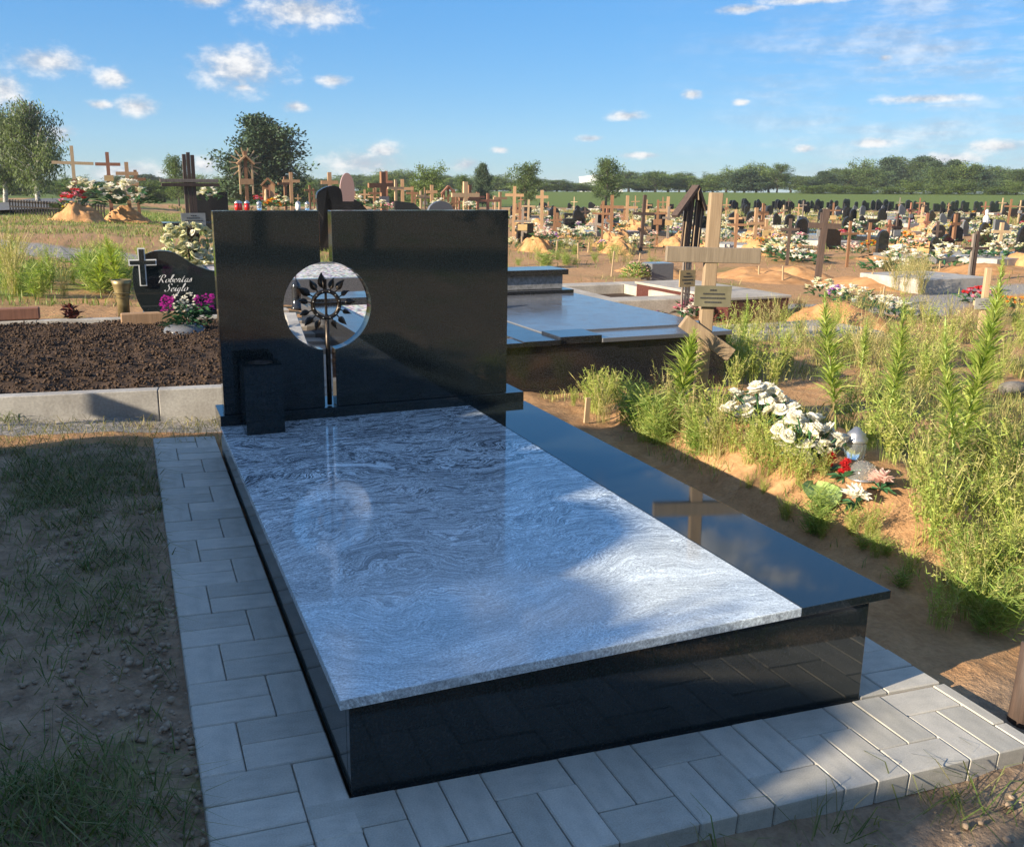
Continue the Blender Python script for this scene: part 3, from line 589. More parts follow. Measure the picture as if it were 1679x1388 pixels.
# wavy black headstone with the written name
P = on_z(295, 520, .22); k_ = depth(P)/F
hs = thing('wavy_headstone', 'black wavy-topped headstone with an outlined cross and a white written name', 'headstone', P, -.05)
OUT = [(243, 512), (236, 500), (230, 482), (227, 458), (229, 438), (236, 424), (249, 416), (262, 411.5), (276, 410.5), (289, 413), (301, 419), (312, 427), (324, 435), (338, 441), (354, 445), (372, 447), (388, 452), (398, 466), (400, 488), (392, 512)]
def px(u, v): return ((u-295)*k_, (519-v)*k_)
def catmull(p, n=6):
    q = [p[0]]+list(p)+[p[-1]]; out = []
    for a, b_, c_, d in zip(q, q[1:], q[2:], q[3:]):
        for k in range(n):
            s = k/n; out.append(tuple(.5*(2*b_[j]+(c_[j]-a[j])*s+(2*a[j]-5*b_[j]+4*c_[j]-d[j])*s*s+(-a[j]+3*b_[j]-3*c_[j]+d[j])*s**3) for j in range(2)))
    return out+[tuple(p[-1])]
MB().prism([px(*q) for q in catmull(OUT, 4)][::-1], 0, .07).build('stele', BLACK, hs, bevel=.003)
x0, z0 = px(238, 519); x1, z1 = px(400, 509); MB().b2(x0, x1, -.05, .13, 0, z1).build('base', BLACK, hs, bevel=.004)
def crosspoly(c, w, g=0.):                                   # outline of a latin cross in pixels, grown by g
    u0, u1, v0, v1, a0, a1, b0, b1 = 237.5, 248.5, 406, 466, 223, 265, 424, 433.5
    return [px(*q) for q in ((u0-g, v1+g), (u1+g, v1+g), (u1+g, b1+g), (a1+g, b1+g), (a1+g, b0-g), (u1+g, b0-g), (u1+g, v0-g), (u0-g, v0-g), (u0-g, b0-g), (a0-g, b0-g), (a0-g, b1+g), (u0-g, b1+g))]
cr_ = MB().prism(crosspoly(0, 0), -.024, -.002).build('cross', LIGHTL, hs); MB().prism(crosspoly(0, 0, -1.7), -.027, -.0245).build('cross_face', BLACK, cr_)
GL = {'R': (1.75, [[(.35, 0), (.5, 1), (.72, 2)], [(0, 1.45), (.3, 1.95), (.9, 2.08), (1.38, 1.75), (1.2, 1.25), (.6, 1.02), (.95, .6), (1.3, .05), (1.75, .2)]]),
      'o': (.95, [[(.5, 1), (.15, .8), (.05, .3), (.35, 0), (.7, .3), (.7, .8), (.5, 1), (.75, .86), (1, .9)]]),
      'b': (.9, [[(0, .3), (.35, 1.2), (.5, 1.9), (.3, 2), (.15, 1.2), (.1, .3), (.35, 0), (.65, .3), (.6, .9), (.92, .85)]]),
      'e': (.8, [[(0, .35), (.4, .55), (.55, .85), (.35, 1), (.1, .7), (.1, .25), (.4, 0), (.82, .3)]]),
      'r': (.9, [[(0, .2), (.2, .9), (.25, 1.05), (.4, .9), (.6, .9), (.5, .3), (.65, .02), (.92, .25)]]),
      't': (.78, [[(0, .2), (.3, 1), (.42, 1.7), (.25, .6), (.35, .02), (.8, .3)], [(.05, 1.15), (.4, 1.17), (.75, 1.2)]]),
      'a': (1., [[(.65, .9), (.4, 1), (.1, .6), (.15, .1), (.4, .05), (.65, .6), (.68, .95), (.62, .3), (.75, .02), (1.02, .25)]]),
      's': (.6, [[(0, .2), (.35, .95), (.4, 1.05), (.5, .6), (.5, .15), (.2, 0), (.05, .15)]]),
      'S': (1.35, [[(1.25, 1.7), (1, 2.05), (.55, 1.9), (.5, 1.5), (.8, 1.1), (.85, .5), (.5, .05), (.1, .1), (0, .4), (.2, .55)]]),
      'i': (.6, [[(0, .2), (.25, 1), (.2, .3), (.35, .02), (.62, .25)], [(.36, 1.42), (.40, 1.5), (.44, 1.58)]]),
      'g': (.95, [[(.65, .9), (.4, 1), (.1, .6), (.15, .1), (.4, .05), (.65, .6), (.68, .95), (.55, 0), (.4, -.8), (.1, -.9), (.1, -.6), (.5, -.1), (.97, .25)]]),
      'l': (.65, [[(0, .2), (.4, 1.3), (.5, 1.9), (.35, 2.05), (.2, 1.4), (.15, .3), (.35, .02), (.67, .25)]])}
def script(word, x, z, h, width, y):                         # flowing hand: ribbon strokes, thick on the downstroke
    tot = sum(GL[c][0] for c in word); sx_ = width/tot; mb = MB(); cur = 0
    for ch in word:
        for st_ in GL[ch][1]:
            pts = catmull(st_, 6); V = []
            for i_, (a, b_) in enumerate(pts):
                p0, p1 = pts[max(i_-1, 0)], pts[min(i_+1, len(pts)-1)]; dn = abs(p1[1]-p0[1])/(math.hypot(p1[0]-p0[0], p1[1]-p0[1])+1e-6)
                hw = h*(.05+.085*dn); X_ = x+(cur+a)*sx_+b_*h*.38; Z_ = z+b_*h; V += [(X_-hw, y, Z_-hw*.35), (X_+hw, y, Z_+hw*.35)]
            mb.add(V, [(2*j, 2*j+1, 2*j+3, 2*j+2) for j in range(len(pts)-1)])
        cur += GL[ch][0]
    return mb
x_, z_ = px(264, 462); script('Robertas', x_, z_, 6.2*k_, 52*k_, -.003).build('name', LIGHTL, hs)
x_, z_ = px(274, 476.5); script('Seiglo', x_, z_, 6.2*k_, 36*k_, -.003).build('name', LIGHTL, hs)
# brown vase, board and bricks beside the bed
P = on_z(204, 521, .26); o = thing('grave_vase', 'tall ribbed brown grave vase with a flared rim at the soil bed', 'vase', P-[0, 0, .02]); k_ = depth(P)/F
pr = [(0, 0), (9.2, 0), (9.4, 32), (11, 36), (10.2, 40), (12.5, 44), (12, 48), (14.5, 58), (16.5, 66), (15.4, 66), (11, 50), (8, 35), (0, 33)]
MB().lathe([(a*k_, c_*k_) for a, c_ in pr], 24).build('body', BRASSV, o, True)
for hh_ in (38, 45): MB().lathe([((11.8+(hh_-38)*.2+.9*math.cos(a))*k_, (hh_+.9*math.sin(a))*k_) for a in np.linspace(0, 2*math.pi, 7)], 24).build('rib', BRASSV, o, True)
P = on_z(241, 531, .27); tag(cbox('timber_board', 'orange-brown timber board lying in front of the wavy headstone', 'board', ((P[0]-.2, P[1]-.06), (P[0]+.32, P[1]+.02)), P[2], P[2]+.1, TAN))
P = on_z(28, 528, .27)
cbox('timber_beam', 'reddish timber edging at the left end of the soil bed', 'timber', ((P[0]-.45, P[1]-.03), (P[0]+.18, P[1]+.05)), P[2]+.02, P[2]+.12, REDW)
cbox('stone_edging', 'white painted stone edging on the soil at the frame edge', 'edging', ((P[0]-.6, P[1]-.25), (P[0]-.12, P[1]-.18)), P[2]+.02, P[2]+.09, WHITEP)
# small sign on a stake standing left of the bed: its shadow falls on the kerb
o = thing('stake_sign', 'small plate on a thin stake beside the kerb, its shadow on the concrete', 'sign', (-3.02, 3.02, H(-3.02, 3.02)))
MB().tube([(0, 0, -.1), (0, 0, .72)], .012, 6).build('stake', GREYW, o); MB().box((0, -.02, .79), (.16, .012, .13), rot=Matrix.Rotation(.9, 3, 'Z')).build('plate', PLQ, o)

LM = [(60, 'the birches'), (181, 'the red-brown cross'), (320, 'the board cross'), (432, 'the large pine'), (541, 'the wing-shaped stone'), (628, 'the broad brown cross'), (763, 'the broad pale cross'), (841, 'the tall tan cross'), (930, 'the wreath stand'), (1001, 'the brown three-bar cross'), (1050, 'the dark three-bar cross'), (1122, 'the roofed marker'), (1158, 'the tall pale cross'), (1236, 'the tan cross'), (1290, 'the slim black cross'), (1340, 'the large black cross'), (1388, 'the thin brown cross'), (1450, 'the picket fence'), (1475, 'the long white heap'), (1557, 'the yellow flowers'), (1612, 'the white statue'), (1670, 'the right frame edge')]
def beside(u):
    q = min(LM, key=lambda w_: abs(w_[0]-u)); d = u-q[0]; return ('behind ' if abs(d) < 9 else ('left of ' if d < 0 else 'right of '))+q[1]
def rowname(D): return 'front row' if D < 22 else ('second row' if D < 25 else ('third row' if D < 28 else ('fourth row' if D < 31 else ('fifth row' if D < 35 else ('middle rows' if D < 44 else ('farther rows' if D < 60 else 'farthest rows'))))))

# ================================================================== CROSSES
def dashes(mb, w, h, y, rows, m=0):                          # small unreadable engraved lines
    for r_, (zz, ww) in enumerate(rows):
        x = -ww*w/2
        while x < ww*w/2-.002:
            L = random.uniform(.03, .09)*w; mb.box((x+L/2, y, zz*h), (L, .002, h*.07)); x += L+.014*w
    return mb
def plaque(root, x, z, w, h, y, mat, lines=True, rz=0.):
    o = MB().box((0, 0, 0), (w, .012, h)).build('plaque', mat, root); o.location = (x, y, z); o.rotation_euler[2] = rz
    if lines: dashes(MB(), w, h, -.0075, ((.30, .2), (.12, .55), (-.08, .7), (-.28, .45))).build('lettering', INK, o)['kind'] = 'stuff'
    return o
def cross(u, vt, vb, bars, wpx, mat, label, group=None, plq=None, rz=0., lean=0., P=None, mat2=None, thick=.8, name='wooden_cross'):
    """bars: (v, half width px, slant) ; plq: (v, half w, half h, material)"""
    P = gp(u, vb) if P is None else P; k = depth(P)/F; h = (vb-vt)*k; w = wpx*k
    o = thing(name, label, 'cross', P, rz, group); o.rotation_euler[1] = lean
    MB().box((0, 0, h/2-.1), (w, w*thick, h+.2)).build('post', mat, o, bevel=.004 if k < .01 else 0)
    for j, (v, hw, sl) in enumerate(bars):
        MB().box((0, -w*.06, (vb-v)*k), (2*hw*k, w*(thick-.1), w*.92), rot=Matrix.Rotation(sl, 3, 'Y')).build('crossbar', mat2 or mat, o, bevel=.004 if k < .01 else 0)
    if plq: plaque(o, 0, (vb-plq[0])*k, 2*plq[1]*k, 2*plq[2]*k, -w*thick*.5-.012-w*.06, plq[3], k < .012)
    return o
# tall three-bar cross at the right
_d = pix_dir(1147, 652); P = CAM+_d*(5.1/float(_d@FW)); k = depth(P)/F
o = thing('wooden_cross', 'tall pale three-bar wooden cross with an olive plaque on the weedy mound', 'cross', P, -.34); o.rotation_euler[1] = .02
s = k
MB().box((0, 0, 163*s-.2), (20*s, 14*s, 330*s+.4)).build('post', PINEG, o, bevel=.004)
MB().box((2*s, -3*s, 232*s), (150*s, 12*s, 24*s)).build('crossbar', PINE_SHADE, o, bevel=.004)  # shaded front of the bar put into its wood colour
MB().box((2*s, -7*s, 100*s), (98*s, 11*s, 23*s), rot=Matrix.Rotation(.58, 3, 'Y')).build('slanted_bar', PINEG, o, bevel=.004)
plaque(o, 4*s, 168*s, 58*s, 33*s, -13*s, PLQO, True, -.02)
# roofed brown marker behind it
P = gp(1122, 520); k = depth(P)/F
o = thing('roofed_cross', 'dark brown plank cross with a slanted little roof behind the three-bar cross', 'cross', P, .1)
for x, w_, z0, z1 in ((-9, 9, 100, 185), (0, 7, 90, 195), (12, 9, 95, 190), (21, 6, 100, 178)): MB().box((x*k, 0, (z0+z1)/2*k), (w_*k, 3*k, (z1-z0)*k), rot=Matrix.Rotation(.07, 3, 'Y')).build('board', DARKW, o)
for x, z1 in ((-6, 110), (1, 112), (7, 108)): MB().box((x*k, 1*k, z1/2*k-.05), (3.2*k, 3*k, z1*k+.1)).build('post', GREYW, o)
for x, z1 in ((-13, 170), (6, 185), (16, 176)): MB().tube([(x*k, -3*k, 95*k), ((x+2)*k, -3*k, 135*k), ((x+5)*k, -3*k, z1*k)], 1.0*k, 5).build('batten', PINEG, o)
MB().box((-12*k, -2*k, 186*k), (62*k, 16*k, 5*k), rot=Matrix.Rotation(-.86, 3, 'Y')).build('roof_board', DARKW, o); MB().box((16*k, -2*k, 190*k), (42*k, 16*k, 5*k), rot=Matrix.Rotation(1.1, 3, 'Y')).build('roof_board', DARKW, o)
MB().tube([(8*k, -9*k, 188*k), (6*k, -9*k, 200*k), (9*k, -9*k, 206*k)], 1.5*k, 5).build('hook', PINEG, o)
plaque(o, -5*k, 64*k, 32*k, 27*k, -8*k, PLQB, True)
# triple-board dark cross left of the headstone
P = gp(321, 456); k = depth(P)/F
o = thing('board_cross', 'dark cross of three joined boards with a grey plaque above white flowers', 'cross', P, .1)
for x, h_ in ((-6.5, 196), (0, 199), (6.5, 195)): MB().box((x*k, 0, h_/2*k), (5.6*k, 4*k, h_*k)).build('upright_board', DARKW, o, bevel=.003)
for z, x0, x1 in ((155, -46, 44), (148.5, -44, 46)): MB().box(((x0+x1)/2*k, -3.6*k, z*k), ((x1-x0)*k, 3*k, 5.2*k)).build('cross_board', GREYW if z > 150 else DARKW, o, bevel=.003)
plaque(o, 1*k, 94*k, 38*k, 21*k, -7*k, PLQ)
# crosses on the left rise
cross(127, 243, 352, [(270, 31, .02)], 5.2, PINE, 'pale wooden cross on the leftmost bare mound, flowers at its foot', plq=(300, 4, 4, BROWN))
cross(181, 240, 347, [(259, 19, 0)], 5.5, REDW, 'red-brown wooden cross left of the twin-bar pale cross on the rise', plq=(281, 7, 4.5, PLQB), P=at_range(181, 37))
cross(211, 249, 345, [(267, 17, 0), (283, 17, 0)], 6, TAN, 'tan twin-bar wooden cross above white flowers on the left rise', plq=(291, 6, 5, GREYW), P=at_range(211, 35))
cross(227, 262, 345, [(277, 15, 0)], 5, BROWN, 'brown wooden cross just right of the tan twin-bar cross', P=at_range(227, 36), lean=-.03)
# shrine cross with rays
P = at_range(405, 33); k = depth(P)/F; o = thing('shrine_cross', 'wooden roofed shrine cross crowned with radiating rays behind the headstone', 'cross', P, .05)
vb = PY-F*float((P-CAM)@UP)/depth(P)
def Z(v): return (vb-v)*k
MB().box((0, 0, Z(252)/2), (5*k, 4*k, Z(252))).build('post', BROWN, o); MB().box((0, -1*k, Z(300)), (22*k, 4*k, 9*k)).build('crossbar', TAN, o)
for s_ in (-1, 1): MB().box((s_*7*k, -2*k, Z(266)), (19*k, 9*k, 2.6*k), rot=Matrix.Rotation(s_*.75, 3, 'Y')).build('roof_board', TAN, o)
for s_ in (-1, 1): MB().box((s_*10*k, -1*k, Z(295)), (2.4*k, 3*k, 50*k)).build('side_post', PINE, o)
for a in np.linspace(.1, math.pi*2-.3, 15): MB().box((math.cos(a)*16*k, 1*k, Z(272)+math.sin(a)*16*k), (19*k, 1.2*k, 1.7*k), rot=Matrix.Rotation(-a, 3, 'Y')).build('ray', PINE, o)
P = at_range(440, 35); k = depth(P)/F; o = thing('carved_shrine', 'carved wooden shrine post with a gabled roof right of the rayed cross', 'shrine', P, -.1)
MB().box((0, 0, 20*k), (5*k, 5*k, 60*k)).build('post', TAN, o); MB().box((-4*k, 0, 52*k), (10*k, 6*k, 34*k)).build('case', BROWN, o); MB().box((7*k, 0, 55*k), (7*k, 6*k, 38*k)).build('panel', TAN, o)
for s_ in (-1, 1): MB().box((s_*5.5*k, -1*k, 74*k), (16*k, 9*k, 2.5*k), rot=Matrix.Rotation(s_*.8, 3, 'Y')).build('roof_board', BROWN, o)
MB().lathe([(0, 0), (3*k, 0), (3.4*k, 8*k), (2*k, 15*k), (2.6*k, 17*k), (1.6*k, 22*k), (0, 23*k)], 8, (-4*k, -4.5*k, 40*k)).build('figure', PINE, o, True)
MIDX = [(478, 285, 14, 299, 5, TAN, 38), (468, 292, 12, 303, 4, BROWN, 41), (541, 285, 14, 301, 6, TAN, 42), (628, 284, 26, 306, 8, BROWN, 40), (634, 283, 10, 300, 4, REDW, 45),
        (649, 297, 14, 310, 4, PINE, 38), (660, 296, 18, 311, 5, TAN, 39), (676, 307, 10, 318, 4, BROWN, 44), (697, 318, 9, 325, 3, PINE, 46), (708, 305, 9, 316, 5, TAN, 43), (744, 312, 10, 322, 4, BROWN, 45),
        (763, 300, 24, 321, 7, PINE, 40), (770, 305, 20, 328, 5, BROWN, 43), (800, 318, 22, 330, 4, REDW, 46), (820, 316, 12, 326, 4, TAN, 48), (690, 314, 8, 322, 3, PINE, 50), (725, 316, 10, 326, 3, BROWN, 50),
        (783, 316, 13, 324, 4, REDW, 52), (614, 310, 10, 318, 4, BROWN, 50), (598, 312, 9, 320, 3, TAN, 52), (508, 305, 9, 313, 3, BROWN, 52), (812, 322, 9, 329, 3, PINE, 55), (753, 320, 9, 328, 3, REDW, 55)]
MN = {PINE.name: 'pale', TAN.name: 'tan', BROWN.name: 'brown', REDW.name: 'reddish', DARKW.name: 'dark', GREYW.name: 'grey'}
for n, (u, vt, hw, va, w_, mt, D) in enumerate(MIDX):
    P = at_range(u, D); vb = PY-F*float((P-CAM)@UP)/depth(P)
    ex = {628: 'broadest brown wooden cross in the cluster above the headstone, carrying a grey plaque', 763: 'broad pale wooden cross above the right half of the headstone', 541: 'tan wooden cross rising behind the wavy black headstones', 478: 'tan wooden cross right of the carved shrine post'}.get(u)
    cross(u, vt, vb, [(va, hw, 0)], w_, mt, ex or f'{MN[mt.name]} wooden cross above the headstone {beside(u)}', None if ex else f'{MN[mt.name]} crosses above the headstone', P=P, rz=random.uniform(-.2, .2), plq=(328, 9, 5, PLQ) if u == 628 else None)
P = at_range(735, 41); k = depth(P)/F; o = thing('shrine_cross', 'small wooden shrine with a pointed red-brown roof in the crowded rows', 'shrine', P)
MB().box((0, 0, 30*k), (3*k, 3*k, 70*k)).build('post', BROWN, o)
for s_ in (-1, 1): MB().box((s_*6*k, 0, 60*k), (17*k, 6*k, 2.4*k), rot=Matrix.Rotation(s_*.8, 3, 'Y')).build('roof_board', REDW, o); MB().box((s_*7*k, 0, 30*k), (2*k, 3*k, 56*k)).build('side_post', BROWN, o)
# explicit crosses of the right field
RX = [(841, 308, 402, [(322, 15, 0)], 5, TAN, 'tall tan wooden cross just right of the headstone top'), (888, 314, 392, [(325, 10, 0)], 5, TAN, 'tan wooden cross with a white flower on its top'),
      (1001, 322, 402, [(341, 19, 0), (366, 9, .5)], 5, BROWN, 'brown three-bar wooden cross, left one of the tall pair'), (1027, 322, 376, [(341, 17, 0)], 4.5, TAN, 'tan wooden cross between the two brown three-bar crosses'),
      (1050, 322, 414, [(352, 19, 0), (380, 9, .5)], 5, DARKW, 'dark three-bar wooden cross on a sandy mound, right one of the pair'), (1092, 324, 384, [(346, 15, 0)], 4.5, TAN, 'tan wooden cross left of the roofed plank marker'),
      (1340, 345, 462, [(372, 25, 0)], 9.5, DARKW, 'large black wooden cross standing on the sandy flower mound'), (1290, 360, 436, [(377, 15, 0)], 4.5, DARKW, 'slim black wooden cross left of the large black cross'),
      (1388, 364, 438, [(384, 16, 0)], 4, BROWN, 'thin brown wooden cross right of the large black cross'), (1422, 366, 412, [(380, 8, 0)], 4, BROWN, 'small brown wooden cross left of the low picket fence'),
      (1533, 364, 417, [(380, 7, 0)], 3.5, DARKW, 'thin dark cross beside the white bouquet on the right'), (1594, 380, 462, [(408, 24, 0)], 4.5, DARKW, 'dark double-post cross left of the white statue'),
      (1236, 342, 408, [(367, 15, 0)], 5, TAN, 'tan wooden cross just right of the three-bar cross'), (1250, 338, 380, [(352, 8, 0)], 4, BROWN, 'brown wooden cross in the rows right of the three-bar cross'),
      (1607, 440, 548, [(497, 17, 0)], 9, PINE, 'pale stubby cross with a grey plaque among red flowers'), (908, 340, 392, [(362, 9, 0)], 3.5, BROWN, 'short thin brown marker left of the tall pair'),
      (1562, 352, 400, [(368, 10, 0)], 5, BROWN, 'brown wooden cross carrying yellow flowers'), (1516, 350, 392, [(365, 6, 0)], 4, REDW, 'red-brown cross among dark headstones')]
for (u, vt, vb, bars, w_, mt, lb) in RX:
    cross(u, vt, vb, bars, w_, mt, lb, rz=random.uniform(-.5, .05), lean=.04 if u in (1340, 1050) else random.uniform(-.02, .02), plq=(497, 18, 9, PLQ) if u == 1607 else ((378, 6, 4, BROWN) if u == 908 else None))
    if u == 1594:
        P = gp(1586, 462); k = depth(P)/F; MB().box((-7*k, 0, 36*k), (4*k, 4*k, 84*k)).build('post', GREYW, bpy.data.objects[COL.objects[-1].parent.name])

# ================================================================== FLOWERS
def far_bouquet(name, mats, n=26, r=.3, hgt=.35, leaf=30):
    mb = MB(); ml = MB(); ng = len(mats)
    for k in range(n):
        a = random.uniform(0, 6.28); q = r*math.sqrt(random.random()); z = hgt*(.45+.55*(1-(q/r)**2))*random.uniform(.8, 1.1)
        rr = random.uniform(.035, .06); c = Vector((q*math.cos(a), q*math.sin(a), z)); m = random.choice([0, 0, 1]) if ng > 1 else 0
        for j in range(6):
            aj = j*1.047+random.random(); d = Vector((math.cos(aj), math.sin(aj), random.uniform(.1, 1))); mb.leaf(c, d, (0, 0, 1), rr*1.5, rr*1.2, m, .2)
        mb.blob(c+Vector((0, 0, rr*.3)), rr*.55, m, .2)
    for k in range(leaf):
        a = random.uniform(0, 6.28); q = r*random.uniform(.2, 1.15); p = Vector((q*math.cos(a), q*math.sin(a), hgt*random.uniform(.05, .6)))
        ml.leaf(p, (math.cos(a), math.sin(a), random.uniform(-.2, .9)), (0, 0, 1), .16, .06)
    return mb.mesh('blossoms', list(mats)), ml.mesh('leaves', GREEN)
BQ = {'white': [far_bouquet('flowers', (P_WHITE, P_CREAM), 26, .3, .32) for _ in range(3)], 'cream': [far_bouquet('flowers', (P_CREAM, P_WHITE), 24, .28, .32) for _ in range(2)],
      'pink': [far_bouquet('flowers', (P_PINK, P_WHITE), 22, .26, .3) for _ in range(2)], 'red': [far_bouquet('flowers', (P_RED, P_PINK), 18, .22, .3)], 'yellow': [far_bouquet('flowers', (P_YEL, P_CREAM), 20, .24, .3)],
      'orange': [far_bouquet('flowers', (P_ORG, P_YEL), 20, .24, .26)], 'violet': [far_bouquet('flowers', (P_VIO, P_WHITE), 20, .22, .28)], 'blush': [far_bouquet('flowers', (P_BLUSH, P_WHITE), 24, .28, .32) for _ in range(2)], 'wreath': [far_bouquet('flowers', (P_WHITE, P_WHITE), 16, .36, .2, 70) for _ in range(2)]}
def bouquet(P, col, label, group=None, sc=1.):
    o = thing('flower_bouquet', label, 'flowers', P, random.uniform(0, 6.28), group, float(sc)); a, c = random.choice(BQ[col])
    link('blossoms', a, o)['kind'] = 'stuff'; link('leaves', c, o)['kind'] = 'stuff'; return o
def mound_mesh(L, W, h, seed):
    n, mrings = 44, 16; V = []; Fs = []; pr = random.Random(seed)
    for i in range(mrings):
        q = i/(mrings-1); zz = h*(math.cos(q*math.pi)*.5+.5)**.8
        for k in range(n):
            a = 2*math.pi*k/n; rr = q*(1+.10*noise.noise(Vector((math.cos(a)*2, math.sin(a)*2, seed)))); x, y = W/2*rr*math.cos(a), L/2*rr*math.sin(a)
            V.append((x, y, zz*(1+.30*noise.noise(Vector((x*3, y*3, seed*3.))))-.04*q+.06*fbm(x+seed*7, y, 5, 6)+.008*pr.uniform(-1, 1)))
    for i in range(mrings-1): Fs += [(i*n+k, (i+1)*n+k, (i+1)*n+(k+1) % n, i*n+(k+1) % n) for k in range(n)]
    mb = MB(); mb.add(V, Fs); return mb.mesh('grave_mound', MSAND, True)
MSAND = noisy('orange_sand', (.37, .19, .08), (.52, .29, .135), 7, .95, 7., bs=.7, bd=.03, spec=.1)
MOUNDS = [mound_mesh(2.1, 1.1, .34, q) for q in range(4)]
def mound(P, label, group=None, sc=(1, 1, 1), rz=0.):
    o = link('grave_mound', random.choice(MOUNDS)); o.location = tuple(P); o.scale = sc; o.rotation_euler[2] = rz; return tag(o, label, 'mound', group)
# near artificial roses: each head a part
def rose_mesh(seed, R=.046, mat=None):
    mat = mat or P_WHITE
    pr = random.Random(seed); mb = MB()
    for cnt, r0, tilt, L in ((3, .10, .12, .75), (4, .26, .30, .9), (5, .42, .62, 1.), (6, .55, 1.0, 1.)):
        ph = pr.random()*6
        for k in range(cnt):
            a = ph+2*math.pi*k/cnt+pr.uniform(-.15, .15); o = Vector((math.cos(a), math.sin(a), 0)); sd_ = Vector((-math.sin(a), math.cos(a), 0)); V = []
            for i in range(4):
                q = i/3; tl = tilt*(.4+.9*q); out = o*(r0*.5+math.sin(tl)*q*L*.75); z = math.cos(tl)*q*L*.95
                w = (.22+.42*math.sin(math.pi*min(1, q*.8+.12)))*(.55+r0)
                for j in (-1, 0, 1): V.append((out+sd_*w*j*1.1-o*(.18*abs(j))+Vector((0, 0, z-.06*abs(j)*q)))*R*1.25)
            mb.add(V, [(i*3+j, i*3+j+1, i*3+j+4, i*3+j+3) for i in range(3) for j in range(2)])
    mb.blob((0, 0, R*.15), R*.42, 1, .1); return mb.mesh('rose', [mat, GREEN], True)
ROSES = [rose_mesh(q) for q in range(5)]; ROSEC = [rose_mesh(q+9, .046, P_CREAM if q < 3 else P_WHITE) for q in range(4)]
def rose_bouquet(us, label, sc=1., dz=.0, mat=None):
    """us: image positions of the heads; heads sit on a common ground point"""
    ps = [gp(u, v) for u, v in us]; base = gp(np.mean([q[0] for q in us]), max(q[1] for q in us)+8)
    o = thing('rose_bouquet', label, 'flowers', base); db = depth(base)
    us = list(us)+[(u+random.uniform(-10, 10), v+random.uniform(-8, 8)) for u, v in us]
    for (u, v) in us:
        d = pix_dir(u, v); P = CAM+d*((db-.02+random.uniform(-.1, .13))/float(d@FW)); r_ = link('rose', random.choice(ROSES), o)
        r_.location = tuple(P-base); r_.scale = (sc*random.uniform(.6, .9),)*3; r_.rotation_euler = (random.uniform(-.2, .9), random.uniform(-.6, .6), random.uniform(0, 6))
        MB().tube([(P-base)*.96, (P-base)*.5+[0, 0, -.01], (0, 0, -.02)], .004, 5).build('stem', GREEN, o)
    mb = MB()
    for k in range(70):
        q = random.choice(us); d = pix_dir(q[0], q[1]); P = CAM+d*((db+random.uniform(.04, .25))/float(d@FW))-base; mb.leaf(P-np.array([0, 0, random.uniform(.03, .09)]), RNG.normal(size=3)*[1, 1, .6], (0, 0, 1), .09, .045)
    mb.build('leaves', GREEN, o)['kind'] = 'stuff'
    return o
rose_bouquet([(1200, 668), (1213, 650), (1228, 662), (1222, 680), (1240, 645), (1246, 668), (1256, 655), (1262, 676), (1270, 648), (1277, 668), (1285, 660), (1292, 676), (1236, 688), (1250, 690), (1208, 682), (1298, 664), (1262, 638), (1240, 636)], 'large bunch of white roses, the one nearer the three-bar cross')
rose_bouquet([(1282, 700), (1296, 690), (1308, 684), (1318, 696), (1330, 688), (1340, 702), (1324, 712), (1306, 712), (1290, 716), (1350, 716), (1362, 704), (1312, 728), (1330, 732), (1285, 732), (1372, 718), (1345, 735), (1300, 742), (1322, 748), (1366, 738), (1384, 728)], 'bunch of white roses and greenery lying lower on the weedy mound')

def add_head(mb, c, r, m, n=14):
    c = Vector(c)
    for k in range(n):
        v = Vector(RNG.normal(size=3)); v.z = abs(v.z); mb.leaf(c, v, (0, 0, 1), r, r*.5, m, .2)
# pink and white arrangement in a stone pot beside the bed
P = on_z(303, 547, .275); k = depth(P)/F; o = thing('flower_pot', 'pot of magenta and white flowers in front of the wavy headstone', 'flowers', P)
MB().lathe([(0, 2*k), (30*k, 2*k), (34*k, 0), (37*k, 4*k), (30*k, 12*k), (22*k, 16*k), (0, 16*k)], 20).build('stone_pot', BLUEGREY, o, True)
for nm, mt, xs_, in (('magenta_flowers', P_MAG, ((-34, -14),)), ('white_flowers', P_WHITE, ((-14, 18),)), ('magenta_flowers', P_MAG, ((18, 50),))):
    mb = MB()
    for j in range(46):
        x = random.uniform(*xs_[0]); z = random.uniform(38, 62) if nm[0] == 'm' else random.uniform(36, 66); add_head(mb, ((x)*k, random.uniform(-14, 12)*k, z*k), random.uniform(3, 4.6)*k, 0, 10)
    mb.build(nm, mt, o)['kind'] = 'stuff'
mb = MB()
for j in range(260):
    a = random.uniform(0, 6.28); q = random.uniform(0, 34); p = Vector((q*math.cos(a)+5, q*math.sin(a)*.6, random.uniform(12, 44)))*k; mb.leaf(p, (math.cos(a), math.sin(a)*.7-.3, random.uniform(-.5, .6)), (0, 0, 1), random.uniform(10, 18)*k, 3.2*k)
mb.build('leaves', GREEN, o)['kind'] = 'stuff'
